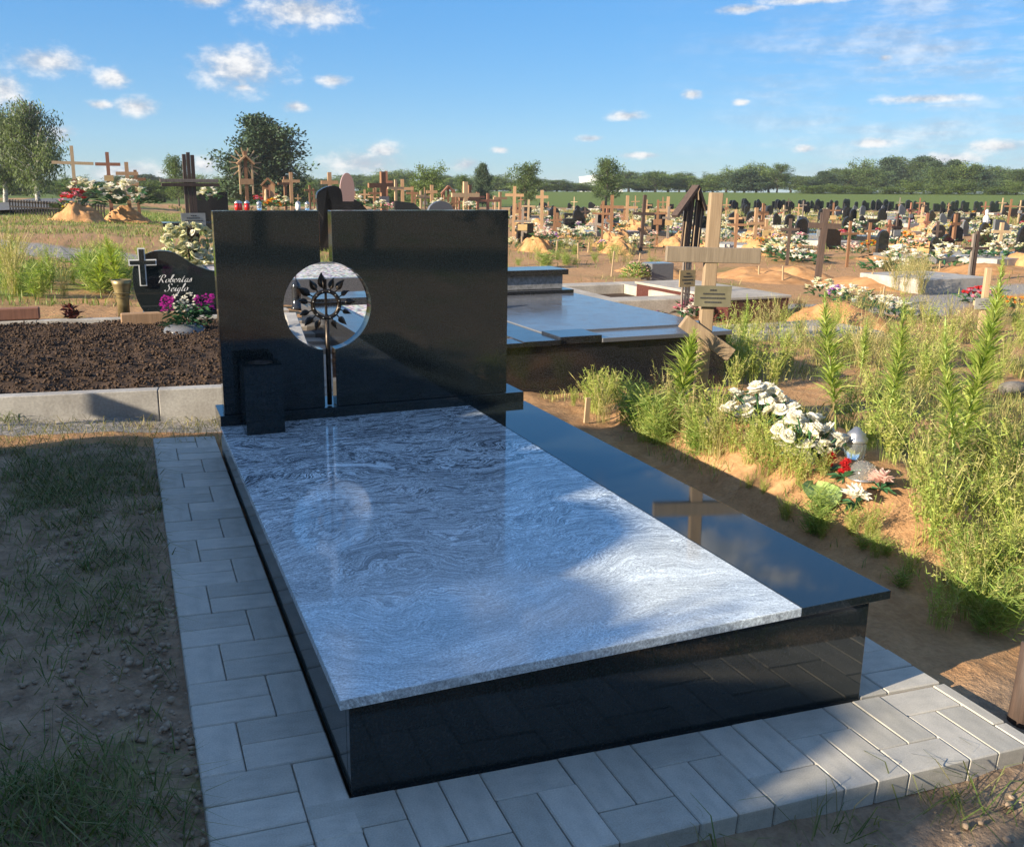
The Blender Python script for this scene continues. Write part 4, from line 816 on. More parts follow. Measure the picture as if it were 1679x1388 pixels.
# tall cream bouquet under the board cross
P = gp(322, 452); k = depth(P)/F; o = thing('flower_bouquet', 'tall bouquet of cream-white roses under the grey plaque', 'flowers', P-[.1, .35, 0])
pts = [(random.uniform(-38, 36), random.uniform(-10, 10), random.uniform(14, 84)) for _ in range(90)]
for (x, y_, z) in pts:
    if abs(x) > 44-.3*abs(z-48): continue
    r_ = link('rose', random.choice(ROSEC), o); r_.location = (x*k, y_*k-.1, z*k); r_.scale = (random.uniform(.9, 1.3),)*3; r_.rotation_euler = (random.uniform(.2, 1.2), random.uniform(-.5, .5), random.uniform(0, 6))
mb = MB()
for j in range(110): mb.leaf((random.uniform(-34, 34)*k, random.uniform(-6, 14)*k, random.uniform(0, 66)*k), RNG.normal(size=3), (0, 0, 1), 14*k, 6*k, 0)
mb.build('leaves', LIME, o)['kind'] = 'stuff'

# things lying on the weedy mound
def place(u, v, dz=0.): return gp(u, v)+np.array([0, 0, dz])
P = place(1352, 852); o = MB(); V = []; N = 9
for i_ in range(N):
    q = i_/(N-1); w_ = .055*math.sin(math.pi*min(1, q*.92+.05))**.8; y_ = q*.20
    for j in (-2, -1, 0, 1, 2): V.append((w_*j/2*1.5, y_, .035*math.sin(q*2.6)+.012*abs(j)-.004*(abs(j) == 1)+.003*(i_ % 2)))
o.add(V, [(i_*5+j, i_*5+j+1, i_*5+j+6, i_*5+j+5) for i_ in range(N-1) for j in range(4)]); o = o.build('large_leaf', LIME, None, True); o.location = tuple(P+[0, 0, .02]); o.rotation_euler = (.25, .05, -.45); tag(o, 'large pale green leaf lying on the bare sand edge', 'leaf')
P = place(1414, 786); o = thing('glass_lantern', 'fallen clear glass lantern dome beside the red flowers', 'lantern', P)
q = MB().lathe([(.06, 0), (.062, .02), (.056, .05), (.038, .07), (.014, .08), (0, .082)], 18).build('dome', GLASS, o, True); MB().lathe([(.062, 0), (.066, .003), (.066, .008), (.06, .01)], 18).build('rim', STEEL, o, True)
P = place(1400, 752); o = thing('candle_lantern', 'small silver lidded candle lantern above the glass dome', 'lantern', P)
MB().lathe([(0, 0), (.045, 0), (.05, .07), (.045, .08), (0, .08)], 16).build('jar', GLASS, o, True); MB().lathe([(.052, .08), (.052, .095), (.04, .105), (.042, .115), (.025, .128), (.012, .145), (0, .147)], 16).build('lid', STEEL, o, True)
for u, v, mt, lb in ((1360, 776, P_RED, 'faded red flower left of the glass lantern'), (1383, 786, P_RED, 'bright red flower spike in front of the glass lantern'), (1402, 830, P_WHITE, 'shaggy white chrysanthemum beside the large leaf'), (1442, 806, P_BLUSH, 'pale pink artificial rose lying right of the red flowers')):
    P = place(u, v); o = thing('flower', lb, 'flower', P); mb = MB(); r_ = .05 if mt in (P_WHITE, P_BLUSH) else .03
    for j in range(5 if mt is P_RED else 2): add_head(mb, (random.uniform(-.012, .012), random.uniform(-.01, .01), .03+.012*j if mt is P_RED else .045), r_*(.8 if mt is P_RED else 1.2), 0, 26)
    mb.build('petals', mt, o); mb = MB()
    for j in range(7): mb.leaf((0, 0, .01), RNG.normal(size=3)*[1, 1, .3], (0, 0, 1), .08, .03)
    mb.build('leaves', GREEN, o)
P = place(1163, 716); o = MB().blob((0, 0, .05), .085, 0, .14, .75).build('field_stone', STONE, None, True); o.modifiers.new('s', 'SUBSURF').levels = 2; o.modifiers['s'].render_levels = 2; o.location = tuple(P); tag(o, 'rounded grey stone at the foot of the leafy weed', 'stone')
P = place(1660, 650); o = MB().blob((0, 0, .05), .15, 0, .2, .6).build('field_stone', STONE, None, True); o.modifiers.new('s', 'SUBSURF').levels = 2; o.modifiers['s'].render_levels = 2; o.location = tuple(P); tag(o, 'flat grey stone in the dry grass at the right edge', 'stone')
P = place(1668, 1180); o = MB().tube([(0, 0, -.1), (.015, 0, .12), (.03, .01, .22)], [.03, .029, .028], 12).build('wooden_post', DARKW, None, True); o.location = tuple(P); tag(o, 'weathered grey wooden post cut by the right frame edge', 'post')
for u, v0, v1, w_, lb in ((962, 694, 652, 4, 'short pale stake beside the paving behind the black slab'),):
    P = gp(u, v0); k = depth(P)/F; o = MB().box((0, 0, (v0-v1)*k/2), (w_*2*k, w_*k, (v0-v1)*k), rot=Matrix.Rotation(.06, 3, 'Y')).build('wooden_stake', PINE); o.location = tuple(P); tag(o, lb, 'stake')
STK = [(912, 427, 395), (948, 425, 398), (965, 415, 398), (856, 408, 388), (1004, 452, 412), (1048, 436, 415), (1244, 458, 436), (1283, 462, 436), (1428, 470, 447), (1460, 470, 442), (1448, 488, 470), (1544, 475, 452), (1540, 445, 428), (1588, 440, 420), (880, 395, 372), (1410, 560, 538)]
for (u, v0, v1) in STK:
    P = gp(u, v0); k = depth(P)/F; mb = MB(); h_ = (v0-v1)*k; w_ = max(.018, 2.4*k); mb.box((0, 0, h_/2-.05), (w_, w_*.7, h_+.1), rot=Matrix.Rotation(random.uniform(-.12, .12), 3, 'Y')); o = mb.build('wooden_stake', PINE); o.location = tuple(P)
    tag(o, f'thin pale plot stake in the sand {beside(u)}', 'stake', 'plot stakes on the sand')

# ================================================================== HEADSTONES, MOUNDS AND FLOWERS FURTHER OFF
def stone_meshes(kind, seed):
    random.seed(seed); w, h, tck = random.uniform(.7, 1.0), random.uniform(.75, 1.1), .1
    if kind == 'wave': top = [(-w/2, h*.72), (-w*.42, h*.9), (-w*.2, h), (0, h*.93), (w*.2, h*.78), (w*.4, h*.72), (w/2, h*.6)]
    elif kind == 'round': top = [(-w*.38, h*.8)]+[(-w*.38*math.cos(a), h*.8+w*.3*math.sin(a)) for a in np.linspace(.2, math.pi-.2, 9)]+[(w*.38, h*.8)]
    elif kind == 'slant': top = [(-w/2, h), (w*.1, h*.95), (w/2, h*.7)]
    else: top = [(-w/2, h*.9), (w/2, h*.9)]
    top = [(x, z) for x, z in top]; x0, x1 = top[0][0], top[-1][0]
    return MB().prism([(x0, .14), (x1, .14)]+top[::-1], -tck/2, tck/2).mesh('stele', BLACK2), MB().b2(-w*.6, w*.6, -.18, .18, -.1, .139).mesh('base', BLACK2)
HST = {k: [stone_meshes(k, 10*i+j) for j in range(2)] for i, k in enumerate(('wave', 'round', 'slant', 'flat'))}
random.seed(21)
def headstone(P, kind, label, group=None, rz=0., sc=1., mat=None):
    o = thing('headstone', label, 'headstone', P, rz, group, sc); a, c = random.choice(HST[kind])
    for nm, me in (('stele', a), ('base', c)):
        q = link(nm, me, o)
        if mat: q.material_slots[0].link = 'OBJECT'; q.material_slots[0].material = mat
    return o
def lantern(P, mat, label, group, h=.26):
    o = thing('candle_lantern', label, 'lantern', P, 0, group)
    MB().lathe([(0, 0), (.05, 0), (.06, h*.25), (.055, h*.7), (0, h*.7)], 10).build('jar', mat, o, True); MB().lathe([(.062, h*.7), (.062, h*.78), (.035, h*.9), (0, h)], 10).build('lid', STEEL if mat is not CAND_Y else CAND_Y, o, True)
# left rise
mound(at_range(124, 33.4), 'bare orange grave mound left of the others on the rise', None, (1.5, 1.05, 1.7), 1.4); mound(at_range(203, 35), 'bare orange grave mound below the twin-bar cross on the rise', None, (1.5, 1.05, 1.6), 1.4)
for u, v, c, sc, lb in ((122, 340, 'red', 2.2, 'red and white flowers heaped on the leftmost mound'), (140, 318, 'white', 1.8, 'white bouquet hung at the leftmost cross'), (108, 345, 'yellow', 1.0, 'small yellow flowers at the left mound'), (205, 333, 'white', 2.6, 'white flowers heaped under the twin-bar cross'), (218, 331, 'wreath', 2.0, 'white wreath right of the twin-bar cross flowers')):
    P = at_range(u, 34); k = depth(P)/F; vb = PY-F*float((P-CAM)@UP)/depth(P); bouquet(P+[0, 0, max(0, (vb-v-6)*k)], c, lb, None, sc)
P0 = gp(18, 352); P1 = gp(172, 360); o = thing('iron_fence', 'low spiked iron fence in front of the mounds on the left rise', 'fence', P0)
n = 34; dv = (P1-P0); mbs = MB()
for k in range(n):
    q = dv*k/(n-1); mbs = MB(); mbs.box((q[0], q[1], q[2]+.2), (.05, .05, .5)); mbs.blob((q[0], q[1], q[2]+.5), .07, jit=.1); mbs.build('picket', IRON, o)
MB().tube([(0, 0, .3), tuple(dv+[0, 0, .3])], .03, 6).build('rail', IRON, o)
# behind the board cross: dark bench-like grave, flowers, lanterns above the headstone rim
P = at_range(340, 30); cbox('granite_table', 'dark flat granite grave top behind the board cross', 'grave', ((P[0]-1.4, P[1]-.5), (P[0]+1.9, P[1]+.8)), P[2]-.2, P[2]+.28, BLACK2)
P = at_range(342, 36); headstone(P, 'flat', 'wide dark headstone behind the board cross', None, .1, 1.6)
def bq_at(u, v, D, c, sc, lb, grp=None):
    P = at_range(u, D); k = depth(P)/F; vb = PY-F*float((P-CAM)@UP)/depth(P); bouquet(P+[0, 0, max(0, (vb-v)*k-.15*sc)], c, lb, grp, sc)
bq_at(340, 322, 27, 'white', 1.2, 'white flowers right of the board cross'); bq_at(447, 335, 27, 'orange', 1.2, 'orange and yellow flowers showing above the headstone rim')
bq_at(460, 333, 27, 'cream', 1.0, 'cream flowers beside the orange ones above the headstone rim'); bq_at(422, 330, 30, 'red', .9, 'red roses behind the left headstone half'); bq_at(585, 334, 27, 'white', 1.1, 'white flowers right of the pink oval stone')
bq_at(625, 338, 30, 'white', .9, 'white flowers under the broad brown cross'); bq_at(720, 336, 30, 'cream', 1.1, 'cream flowers in a pale stone niche above the rim'); bq_at(640, 340, 29, 'pink', .8, 'pink flowers above the right headstone half'); bq_at(770, 340, 32, 'white', .9, 'white flowers under the broad pale cross')
for u, mt, D in ((388, CAND_R, 21), (392, CAND_R, 21.4), (404, CAND_R, 21), (424, GLASS, 22), (488, WHITEP, 22), (503, GLASS, 23)):
    P = at_range(u, D); vb = PY-F*float((P-CAM)@UP)/depth(P); k = depth(P)/F
    lantern(P+[0, 0, max(0, (vb-346)*k)], mt, ({388: 'leftmost red', 392: 'second red', 404: 'third red', 424: 'clear glass', 488: 'white', 503: 'small clear'}[u])+' candle lantern above the headstone rim '+beside(u), 'lanterns above the headstone rim', .22)
cP = at_range(445, 22); cbox('granite_shelf', 'low dark grave top carrying lanterns behind the headstone', 'grave', ((cP[0]-1.2, cP[1]-.3), (cP[0]+1.3, cP[1]+.9)), cP[2]-.2, cP[2]+(PY-F*float((cP-CAM)@UP)/depth(cP)-347)*depth(cP)/F, BLACK2)
P = at_range(539, 21); k = depth(P)/F; vb = PY-F*float((P-CAM)@UP)/depth(P); o = thing('wavy_headstone', 'black wing-shaped headstone rising above the gap in the main headstone', 'headstone', P, .1)
MB().prism([((u-539)*k, (vb-v)*k) for u, v in catmull([(520, 345), (519, 322), (527, 313), (540, 308), (552, 308), (561, 316), (563, 345)], 4)][::-1]+[(22*k, 0), (-18*k, 0)], 0, .1).build('stele', BLACK2, o, bevel=.004); MB().b2(-30*k, 34*k, -.12, .22, -.1, .12).build('base', BLACK2, o)
P = at_range(570, 22); k = depth(P)/F; vb = PY-F*float((P-CAM)@UP)/depth(P); o = thing('oval_headstone', 'slim pinkish oval headstone beside the wing-shaped black one', 'headstone', P, 0)
MB().prism([(12*k*math.cos(a), (vb-314)*k+27*k*math.sin(a)*(1 if math.sin(a) > 0 else 1.15)) for a in np.linspace(0, 2*math.pi, 25)[:-1]], 0, .09).build('stele', PINKST, o, bevel=.004); MB().b2(-9*k, 9*k, -.02, .11, 0, (vb-332)*k).build('stem', BLACK2, o); MB().b2(-14*k, 14*k, -.1, .2, -.1, .1).build('base', BLACK2, o)
P = at_range(590, 23); headstone(P, 'wave', 'black wave-topped headstone right of the pink oval stone', None, .1, 1.15)
P = at_range(672, 25); headstone(P, 'slant', 'black slant-topped headstone showing above the right headstone half', None, .1, 1.22); P = at_range(722, 27); headstone(P, 'round', 'pale grey round-topped headstone showing above the right headstone half', None, .1, 1.25, BLUEGREY)

# sandy flower mound in front of the large black cross
mound(gp(1365, 530)-[0, 0, .05], 'orange sand mound with a trail of white flowers in front of the black cross', None, (1.3, 1.05, .85), .9)
for u, v, c, sc, lb in ((1345, 480, 'cream', .85, 'cream flowers at the top of the flower trail'), (1372, 486, 'violet', .75, 'violet chrysanthemums in the flower trail'), (1400, 492, 'white', .8, 'white flowers in the middle of the flower trail'), (1430, 500, 'wreath', .8, 'white and green wreath in the flower trail'), (1455, 508, 'white', .7, 'white flowers near the end of the flower trail'), (1474, 520, 'white', .7, 'last white bunch at the lower end of the flower trail'),
    (1596, 492, 'red', .8, 'red flowers beside the stubby pale cross'), (1625, 488, 'pink', .6, 'pinkish red flowers right of the stubby pale cross'), (1645, 500, 'orange', .7, 'orange marigolds beside the stubby pale cross'), (1672, 502, 'orange', .7, 'orange marigolds at the right frame edge'),
    (1124, 512, 'pink', .75, 'pink and white flowers at the foot of the roofed marker'), (1143, 520, 'blush', .65, 'blush flowers beside the three-bar cross'), (1075, 512, 'violet', .3, 'single violet-pink flower beside the polished slab'),
    (1557, 380, 'yellow', 1.5, 'bright yellow flowers on the brown cross at the right'), (1280, 420, 'cream', 1.6, 'tall cream flower heap left of the large black cross'), (1310, 425, 'wreath', 1.4, 'white wreath left of the large black cross'), (1475, 436, 'white', 1.5, 'long white flower heap right of the large black cross'), (1455, 438, 'wreath', 1.3, 'green and white wreath beside the long white heap'),
    (1550, 435, 'white', 1.6, 'round white bouquet left of the double-post cross'), (1650, 390, 'white', 1.6, 'white flowers right of the white statue'), (1045, 402, 'white', 1.2, 'white bouquet at the dark three-bar cross'), (870, 382, 'white', 1.5, 'heap of white flowers right of the headstone'), (895, 385, 'blush', 1.4, 'blush and white flowers right of the headstone'), (925, 388, 'white', 1.3, 'white flowers left of the tall pair of crosses'), (930, 402, 'wreath', 1.2, 'green wreath on a stand left of the tall pair of crosses')):
    bouquet(gp(u, v+6), c, lb, None, sc)
P = gp(1042, 466)+[0, 0, .05]; o = thing('potted_plant', 'leafy plant with small pale flowers on the concrete frame', 'plant', P+[0, 0, .06]); k = depth(P)/F; mb = MB(); m2 = MB()
for j in range(260):
    a = random.uniform(0, 6.28); q = random.uniform(0, 24); p = Vector((q*math.cos(a), q*math.sin(a)*.7, random.uniform(0, 24)*(1-(q/30)**2)))*k; mb.leaf(p, (math.cos(a), math.sin(a), random.uniform(0, .8)), (0, 0, 1), 8*k, 5*k)
    if j % 7 == 0: add_head(m2, p+Vector((0, 0, 5*k)), 3.2*k, 0, 8)
mb.build('leaves', LIME, o)['kind'] = 'stuff'; m2.build('flowers', P_BLUSH, o)['kind'] = 'stuff'
# on the dark polished grave
P = np.array([2.42, 5.55, .366]); o = thing('flower_bouquet', 'yellow flowers with broad green leaves on the polished slab', 'flowers', P); mb = MB(); m2 = MB()
for j in range(26): mb.leaf((random.uniform(-.06, .1), random.uniform(-.08, .08), random.uniform(.0, .05)), RNG.normal(size=3)*[1, .6, .35]+[.5, 0, .1], (0, 0, 1), random.uniform(.14, .24), .08)
for x, z in ((-.05, .13), (-.03, .17), (0, .11), (.12, .05), (.16, .04), (-.07, .09)): add_head(m2, (x, random.uniform(-.05, .0), z), .05, 0, 24)
mb.build('leaves', GREEN, o); m2.build('petals', P_YEL, o)
P = np.array([2.98, 6.62, .60]); o = thing('flower_vase', 'white vase with dry pinkish flowers on the grey pedestal', 'vase', P)
MB().lathe([(0, 0), (.045, 0), (.07, .15), (.075, .17), (.065, .17), (.04, .02), (0, .02)], 16).build('vase', WHITEP, o, True); mb = MB(); m2 = MB()
for j in range(46):
    d = Vector((random.uniform(-.6, .6), random.uniform(-.6, .6), 1)).normalized(); L = random.uniform(.18, .42); q = Vector((0, 0, .13))+d*L; m2.tube([(0, 0, .12), q], .002, 3, cap=False); add_head(mb, q, .035, random.choice((0, 1)), 7)
mb.build('flowers', [P_BLUSH, P_VIO], o)['kind'] = 'stuff'; m2.build('stems', GREEN, o)['kind'] = 'stuff'
# white statue and low picket fence in the right field
P = gp(1612, 398); k = depth(P)/F; o = thing('statue', 'white robed statue standing among the graves at the right', 'statue', P, .3)
MB().b2(-9*k, 9*k, -9*k, 9*k, -.1, 8*k).build('pedestal', WHITEST, o, bevel=.01)
mb = MB(); n = 16; pr = [(0, 8), (7.6, 8), (7.0, 16), (6.2, 26), (5.6, 33), (6.4, 39), (5.0, 42.5), (2.4, 44.3), (3.0, 46.5), (3.7, 49), (3.2, 52), (1.6, 53.6), (0, 54)]
V = [(r_*k*math.cos(2*math.pi*j/n)*(1+.10*math.cos(5*2*math.pi*j/n)*(z < 32)), r_*k*.72*math.sin(2*math.pi*j/n)*(1+.1*math.cos(5*2*math.pi*j/n)*(z < 32)), z*k) for r_, z in pr for j in range(n)]
mb.add(V, [(i*n+j, i*n+(j+1) % n, (i+1)*n+(j+1) % n, (i+1)*n+j) for i in range(len(pr)-1) for j in range(n)])
for s_ in (-1, 1): mb.tube([(s_*5.6*k, 0, 39*k), (s_*6.4*k, -2.5*k, 32*k), (s_*.7*k, -5.6*k, 35.5*k)], [1.7*k, 1.6*k, 1.0*k], 8)
mb.build('figure', WHITEST, o, True)
o = thing('picket_fence', 'low rusty picket fence round a sandy grave in the right field', 'fence', gp(1450, 418)); k = depth(gp(1450, 418))/F
for j in range(16): MB().box(((j-8)*3.1*k, 0, 6*k), (.9*k, .8*k, 13*k)).build('picket', BROWN, o)
MB().box((-1.5*k, .02, 8*k), (50*k, .5*k, 1*k)).build('rail', BROWN, o)

for u, v, sc, lb in ((1235, 455, (2.2, 1.2, .9), 'long orange sand bank right of the tall pale cross'), (1425, 466, (2.2, 1.2, .8), 'low orange sand bank right of the large black cross'), (1475, 425, (2.6, 1.2, 1.), 'orange sand bank at the picket fence'), (1620, 446, (3.0, 1.2, .9), 'orange sand bank below the white statue'), (900, 395, (2.6, 1.2, 1.), 'orange sand bank right of the headstone'), (1068, 448, (1.6, 1., 1.1), 'orange sand heap behind the concrete frame'), (1300, 452, (1.6, 1.1, 1.0), 'orange sand heap left of the large black cross'), (1545, 462, (1.8, 1., .5), 'flat sandy grave left of the double-post cross')):
    mound(gp(u, v)-[0, 0, .03], lb, None, (sc[0], sc[1], sc[2]*.65), random.uniform(-.1, .1))
# the crowded rows: wood crosses, dark stones, mounds and flowers
ROWS = [25.5, 28.5, 32, 36.5, 41, 46, 52, 59, 67, 76, 86]
def zone(u): return 'left of the three-bar cross' if u < 1130 else ('between the three-bar cross and the large black cross' if u < 1320 else 'right of the large black cross')
cols = ['white']*8+['cream']*4+['blush']*3+['wreath']*3+['pink', 'red', 'yellow', 'orange', 'violet']
CN = {'white': 'white', 'cream': 'cream', 'blush': 'blush', 'pink': 'pink', 'wreath': 'green and white', 'red': 'red', 'yellow': 'yellow', 'orange': 'orange', 'violet': 'violet'}
def far_cross(P, h, mt, lb, grp):
    o = thing('wooden_cross', lb, 'cross', P, random.uniform(-.6, .1), grp); o.rotation_euler[1] = random.uniform(-.04, .04); w_ = random.uniform(.055, .085)
    MB().box((0, 0, h/2-.1), (w_, w_*.8, h+.2)).build('post', mt, o); MB().box((0, -.01, h*random.uniform(.66, .78)), (h*random.uniform(.36, .5), w_*.7, w_*.9)).build('crossbar', mt, o)
    if random.random() < .3: MB().box((0, -.01, h*.45), (h*.25, w_*.72, w_*.85), rot=Matrix.Rotation(.45, 3, 'Y')).build('crossbar', mt, o)
    if random.random() < .5: MB().box((0, -w_*.6, h*.52), (.26, .02, .17)).build('plaque', random.choice((PLQ, PLQB, BROWN)), o)
for D in ROWS:
    u = 846+random.uniform(0, 30)
    while u < 1700:
        k = D/F; P = at_range(u, D+random.uniform(-.8, .8)); z_ = beside(u); sandy = D < 48
        near = rowname(D)
        if D < 24 and (930 < u < 1060 or random.random() < .45): u += 40; continue
        cr_p = .50 if u < 1250 else .28
        if D > 60: cr_p *= .55
        if random.random() < cr_p or (D < 28 and u < 1450):
            mt = random.choice((PINE, TAN, GREYW, BROWN, BROWN, GREYW, REDW, DARKW)); h = random.uniform(.8, 1.4)
            far_cross(P, h, mt, f'{MN[mt.name]} wooden cross in the {near} {z_}', f'{MN[mt.name]} crosses, {near} {z_}')
            if sandy and random.random() < .8: mound(P-[0, .9, .02], f'sandy grave mound in the {near} {z_}', f'mounds, {near} {z_}', (1, random.uniform(.8, 1.1), random.uniform(.8, 1.4)), random.uniform(-.1, .1))
        else:
            kd = random.choice(('wave', 'round', 'slant', 'flat', 'wave')); gm = random.random() < .2
            headstone(P, kd, f'{"grey" if gm else "black"} {dict(wave="wave-topped", round="round-topped", slant="slant-topped", flat="flat-topped")[kd]} headstone in the {near} {z_}', f'{"grey" if gm else "black"} {kd} headstones, {near} {z_}', random.uniform(-.1, .3), random.uniform(.55, .85), BLUEGREY if gm else None)
            if random.random() < .5:
                q = MB().b2(-.55, .55, -2, -.2, -.1, .16).build('grave_slab', random.choice((BLACK2, BLUEGREY, CONC))); q.location = tuple(P); q.rotation_euler[2] = .1; tag(q, f'low stone grave slab in the {near} {z_}', 'slab', f'slabs, {near} {z_}')
        for j in range(random.choice((1, 2, 2, 3, 3))):
            if D > 60 and random.random() < .45: continue
            c = random.choice(cols); bouquet(P+[random.uniform(-.6, .6), random.uniform(-1.6, -.2), random.uniform(.05, .3) if sandy else .05], c, f'{CN[c]} flowers in the {near} {z_}', f'{CN[c]} flowers, {near} {z_}', random.uniform(.55, 1.1))
        u += random.uniform(1.3, 2.5)/k*(1 if D < 60 else 1.1)
# a few more graves left of the headstone top, beyond the rise
for D in (44, 52, 60, 72):
    u = 440
    while u < 850:
        P = at_range(u, D)
        if random.random() < .55: far_cross(P, random.uniform(1.3, 1.9), random.choice((TAN, BROWN, REDW)), f'distant wooden cross in the {rowname(D)} {beside(u)}', 'distant crosses behind the headstone')
        if random.random() < .6: bouquet(P-[0, .5, 0], random.choice(cols), f'distant flowers in the {rowname(D)} {beside(u)}', 'distant flowers behind the headstone', 1.2)
        u += random.uniform(1.8, 3.6)*F/D
# rows of small dark stones at the foot of the green field
for j, D in enumerate((96, 101, 106)):
    for u in np.arange(1180, 1680, 1.55*F/D): headstone(at_range(u+random.uniform(-6, 6), D), random.choice(('wave', 'round', 'flat')), f'tiny dark headstone in the {["first", "middle", "last"][j]} of the last rows {beside(u)}', 'last rows below the green field', .2, random.uniform(.8, 1.1))

# ================================================================== TREES
def tree_meshes(kind, seed, leaf=.24):
    rng = np.random.default_rng(seed); tr = MB(); Hh = 8.
    P = []; Dv = []; cl = []
    trunk_top = {'round': .75, 'pine': .97, 'birch': .95, 'bush': .5, 'spruce': .99}[kind]*Hh
    pts = [(rng.normal()*.08*i, rng.normal()*.08*i, Hh*trunk_top/Hh*i/6) for i in range(7)]; tr.tube(pts, [.2*(1-i/7.5) for i in range(7)], 8)
    nl = {'round': 46, 'pine': 96, 'birch': 84, 'bush': 44, 'spruce': 90}[kind]
    for i in range(nl):
        q = (i+.5)/nl
        if kind == 'round': z0 = Hh*(.16+.62*q); a = i*2.4+rng.normal()*.3; L = 2.5*(.45+.75*math.sin(math.pi*min(1, .15+q*.85))**.8)*rng.uniform(.7, 1.2); up = .25+.9*q
        elif kind == 'pine': z0 = Hh*(.10+.84*q); a = i*2.4+rng.normal()*.3; L = 3.1*(1-q)**.55*rng.uniform(.75, 1.15)*(.8+.4*min(1, q*4)); up = .12+.55*q
        elif kind == 'birch': z0 = Hh*(.18+.74*q); a = i*2.4+rng.normal()*.4; L = 2.1*(.5+.7*math.sin(math.pi*min(1, .2+q*.8)))*rng.uniform(.6, 1.25); up = .9
        elif kind == 'spruce': z0 = Hh*(.05+.93*q); a = i*2.4; L = 1.7*(1-q)**.9*rng.uniform(.85, 1.1)+.12; up = -.1
        else: z0 = Hh*(.03+.42*q); a = i*2.4+rng.normal()*.3; L = 3.0*rng.uniform(.6, 1.1); up = .35+1.1*q
        d = np.array([math.cos(a), math.sin(a), up]); d /= np.linalg.norm(d); b0 = np.array(pts[min(6, int(z0/(Hh*trunk_top/Hh)*6))])*[1, 1, 0]+[0, 0, min(z0, trunk_top)]
        tip = b0+d*L; mid = b0+d*L*.5+np.array([0, 0, .06*L])
        if kind in ('pine', 'spruce'): tip[2] += .12*L
        tr.tube([b0, mid, tip], [.05+.02*L*.3, .035, .012], 5, cap=False)
        nc = max(3, int(L*2.6)); tone = np.clip(1+rng.normal()*.22, .55, 1.5)
        for c_ in range(nc):
            s = .28+.76*(c_+rng.random())/nc; ctr = b0+d*L*s+rng.normal(size=3)*.14*L*.5; nlv = {'round': 26, 'pine': 38, 'birch': 30, 'bush': 26, 'spruce': 20}[kind]
            if kind == 'birch':
                pp = ctr+rng.normal(size=(nlv, 3))*[.24, .24, .2]; pp[:, 2] -= rng.random(nlv)**1.3*1.1; dv_ = rng.normal(size=(nlv, 3))*.5+[0, 0, -1.1]
            else:
                sg = .34 if kind != 'spruce' else .2; pp = ctr+rng.normal(size=(nlv, 3))*[sg, sg, sg*.62]; dv_ = rng.normal(size=(nlv, 3))+d*.9+[0, 0, .15]
            P.append(pp); Dv.append(dv_); base = {'round': (.10, .145, .05), 'pine': (.055, .09, .045), 'birch': (.13, .17, .08), 'bush': (.13, .18, .05), 'spruce': (.025, .05, .018)}[kind]
            cl.append(np.clip(np.array(base)*tone*(1+rng.normal(0, .2, (nlv, 1))), .004, .5))
    P = np.concatenate(P); Dv = np.concatenate(Dv); cl = np.concatenate(cl); n = len(P); P[:, 2] = np.maximum(P[:, 2], .15)
    V, q, c = cards(P, Dv, leaf*rng.uniform(.7, 1.4, n), leaf*rng.uniform(.4, .75, n)*(.6 if kind == 'birch' else 1), cl)
    return tr.mesh('trunk', BIRCHB if kind == 'birch' else BARK, True), np_mesh('crown', V, [q], NEEDLE if kind in ('pine', 'spruce') else LEAF, c)
TREES = {k: [tree_meshes(k, 100+i*10+j) for j in range(m_)] for i, (k, m_) in enumerate((('round', 4), ('pine', 2), ('birch', 2), ('bush', 2), ('spruce', 1)))}
def tree(P, kind, h, wid, label, group=None, var=None, name=None):
    o = thing(name or {'round': 'broadleaf_tree', 'pine': 'pine_tree', 'birch': 'birch_tree', 'bush': 'bush', 'spruce': 'conifer'}[kind], label, 'tree' if kind != 'bush' else 'bush', P, random.uniform(0, 6.28), group, (wid/8, wid/8, h/8))
    a, c = TREES[kind][var % len(TREES[kind])] if var is not None else random.choice(TREES[kind]); link('trunk', a, o); link('crown', c, o); return o
def tree_px(u, vt, D, kind, wpx, label, group=None, var=None):
    P = at_range(u, D); dp = depth(P); vb = PY-F*float((P-CAM)@UP)/dp; h = (vb-vt)*dp/F; ext = {'round': 6.4, 'pine': 6.6, 'birch': 5.2, 'bush': 6.5, 'spruce': 3.8}[kind]
    hs = {'round': 1.0, 'pine': 1.02, 'birch': 1.05, 'bush': .72, 'spruce': 1.02}[kind]
    return tree(P-[0, 0, .1], kind, h/hs, wpx*dp/F*8/ext, label, group, var)
tree_px(62, 156, 62, 'birch', 118, 'tall drooping birch at the left edge of the picture', None, 0); tree_px(8, 163, 64, 'birch', 105, 'birch cut by the left frame edge', None, 1)
tree_px(432, 190, 78, 'pine', 150, 'large dark rounded pine behind the shrine cross', None, 0); tree_px(293, 250, 82, 'round', 48, 'small round tree left of the large pine', None, 0)
tree_px(702, 272, 95, 'bush', 78, 'broad light green tree above the right headstone half', None, 0); tree_px(791, 267, 100, 'pine', 36, 'upright dark tree right of the broad light one', None, 1); tree_px(862, 262, 92, 'round', 66, 'round green tree just right of the headstone', None, 1)
tree_px(994, 253, 98, 'round', 62, 'slim pointed green tree left of the three-bar cross', None, 2); tree_px(760, 281, 110, 'round', 34, 'low rounded tree between the broad and the upright one', None, 3)
random.seed(5)
def tl(u):                                                   # skyline of the far wood
    return np.interp(u, [-100, 100, 300, 500, 560, 640, 700, 800, 900, 960, 1040, 1080, 1130, 1180, 1270, 1320, 1360, 1420, 1480, 1560, 1680, 1800],
                     [292, 290, 292, 296, 290, 287, 290, 290, 296, 298, 283, 278, 288, 278, 268, 288, 268, 272, 258, 266, 278, 275])
u = -60
